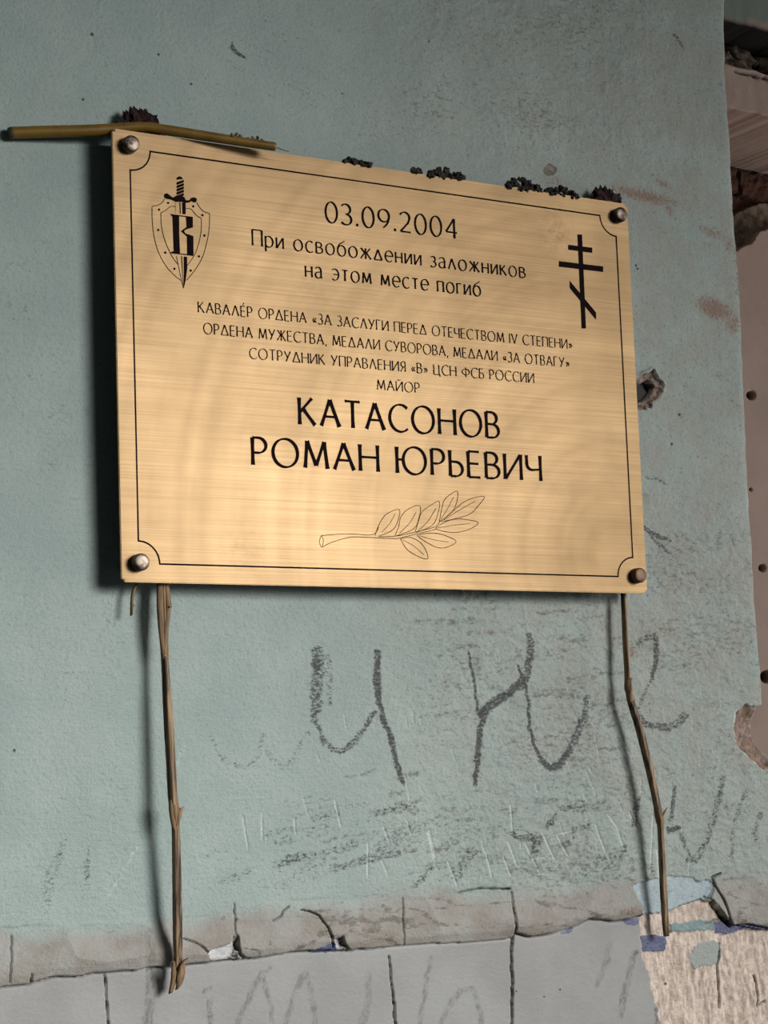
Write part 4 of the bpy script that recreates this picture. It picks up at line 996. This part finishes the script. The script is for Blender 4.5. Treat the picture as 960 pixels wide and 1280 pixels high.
def carnation(head_px, stem_pts, nodes, leaves, label, seed):
    hc = U(*head_px)
    top = U(stem_pts[0][0], stem_pts[0][1], stem_pts[0][2] * DS)
    T = thing('dried_carnation', tuple(U(*stem_pts[-1][:3])), label, 'flower', 'dried flowers pushed behind the plaque')
    cal = (hc[0], -0.0068, hc[2] - 0.016)
    p, r = dense(stem_pts, 10)
    pre = smooth_pts([(cal[0], cal[1], cal[2]), (cal[0] * .6 + top[0] * .4, -.0068, cal[2] - .06), (top[0], -.0070, top[2] + .05), tuple(top)], 8)
    P = pre[:-1] + p; Rr = [0.0019] * (len(pre) - 1) + r
    link('stem', mesh_from('stem', *tube(P, Rr, 24, 4, 0.20, 0.05)), M_STEM, T, smooth=True)
    for nn in nodes:
        a, b = dense(nn, 5)
        link('stem_node', mesh_from('stem_node', *tube(a, b, 14, 3, 0.12, 0.16)), M_SHEATH, T, smooth=True)
    for lf in leaves:
        link('leaf', sheath(lf), M_SHEATH, T, smooth=True, label='dry brown leaf sheath')
    Vc, Fc = tube([(cal[0], cal[1], cal[2] - .004), (cal[0], cal[1], cal[2]), (cal[0], cal[1], cal[2] + .008), (cal[0], cal[1], cal[2] + .013)], [.0015, .0028, .0030, .0032], 16)
    link('calyx', mesh_from('calyx', Vc, Fc), M_SHEATH, T, smooth=True)
    link('petals', petals(hc[0], hc[2] - 0.0075, -.0066, 0.0112, 0.0122, seed), M_PETAL, T, label='dark red shrivelled petals')
    return T
carnation((177, 152, -.0068),
          [(202, 700, -.0080, 2.0), (203.5, 740, -.0085, 2.0), (204.5, 780, -.0092, 1.9), (205.5, 815, -.0100, 1.5), (207.5, 850, -.0106, 1.6), (210.5, 900, -.0114, 1.9), (213.5, 950, -.0120, 1.9), (216, 995, -.0126, 1.9), (218.5, 1018, -.0128, 1.8),
           (219.5, 1032, -.0127, 1.55), (220.5, 1070, -.0120, 1.7), (221.5, 1120, -.0108, 1.85), (222, 1170, -.0092, 1.9), (222.5, 1200, -.0078, 1.7), (221, 1222, -.0068, 1.2)],
          [[(205.2, 800, -.0098, 1.75), (205.6, 814, -.0101, 1.85), (206, 824, -.0102, 1.5)], [(217.4, 1006, -.0128, 2.0), (218.6, 1017, -.0129, 2.35), (219.5, 1030, -.0128, 1.6)]],
          [[(200.5, 728, -.0100, 1.6), (200.5, 760, -.0108, 1.7), (202.5, 795, -.0112, 1.2), (205, 820, -.0112, .5)], [(207, 728, -.0098, 1.2), (210.5, 755, -.0104, 1.3), (210.5, 760, -.0104, 1.1), (207.5, 790, -.0112, 1.1), (206, 818, -.0115, .5)],
           [(213, 1000, -.0138, .3), (214, 1012, -.0144, .9), (217, 1030, -.0142, .9), (219, 1038, -.0138, .3)], [(228, 1010, -.0132, .35), (225.5, 1012, -.0140, 1.2), (223, 1022, -.0144, 1.2), (220, 1036, -.0138, .4)],
           [(232, 1199, -.0102, .3), (228, 1206, -.0102, 1.2), (226, 1218, -.0098, 1.9), (224, 1230, -.0082, 1.4), (221, 1236, -.0072, .6)], [(217, 1202, -.0098, .4), (217, 1214, -.0098, 1.0), (217, 1226, -.0082, 1.4), (213, 1241, -.0062, .8)],
           [(171, 730, -.0070, .5), (166.5, 740, -.0072, .55), (165, 753, -.0072, .5), (164.5, 769, -.0074, .4)]],
          'dried flower behind the plaque with straight stem on the left, torn leaf tip', 11)
carnation((757, 246, -.0068),
          [(777, 710, -.0080, 1.35), (779.5, 745, -.0082, 1.4), (781.5, 790, -.0088, 1.45), (784, 835, -.0094, 1.5), (785.5, 860, -.0098, 1.6), (789, 878, -.0101, 1.7), (799, 910, -.0106, 1.85), (808, 945, -.0112, 1.85), (817, 985, -.0118, 1.7), (823, 1015, -.0120, 1.7),
           (825.5, 1032, -.0118, 1.5), (827.5, 1070, -.0108, 1.55), (829.5, 1115, -.0092, 1.6), (831.5, 1150, -.0078, 1.5), (833, 1170, -.0070, 1.3)],
          [[(785, 850, -.0098, 1.6), (785.8, 862, -.0100, 2.0), (789.5, 876, -.0102, 1.75)], [(821.5, 1012, -.0121, 1.8), (824.5, 1022, -.0122, 2.3), (826, 1034, -.0120, 1.6)]],
          [[(788.5, 848, -.0112, .3), (788.3, 858, -.0116, .7), (787, 870, -.0118, .6), (788, 878, -.0116, .3)], [(828.5, 1018, -.0132, .3), (826.5, 1023, -.0140, .8), (825.8, 1036, -.0134, .4)]],
          'dried flower behind the plaque with kinked thin stem on the right', 23)
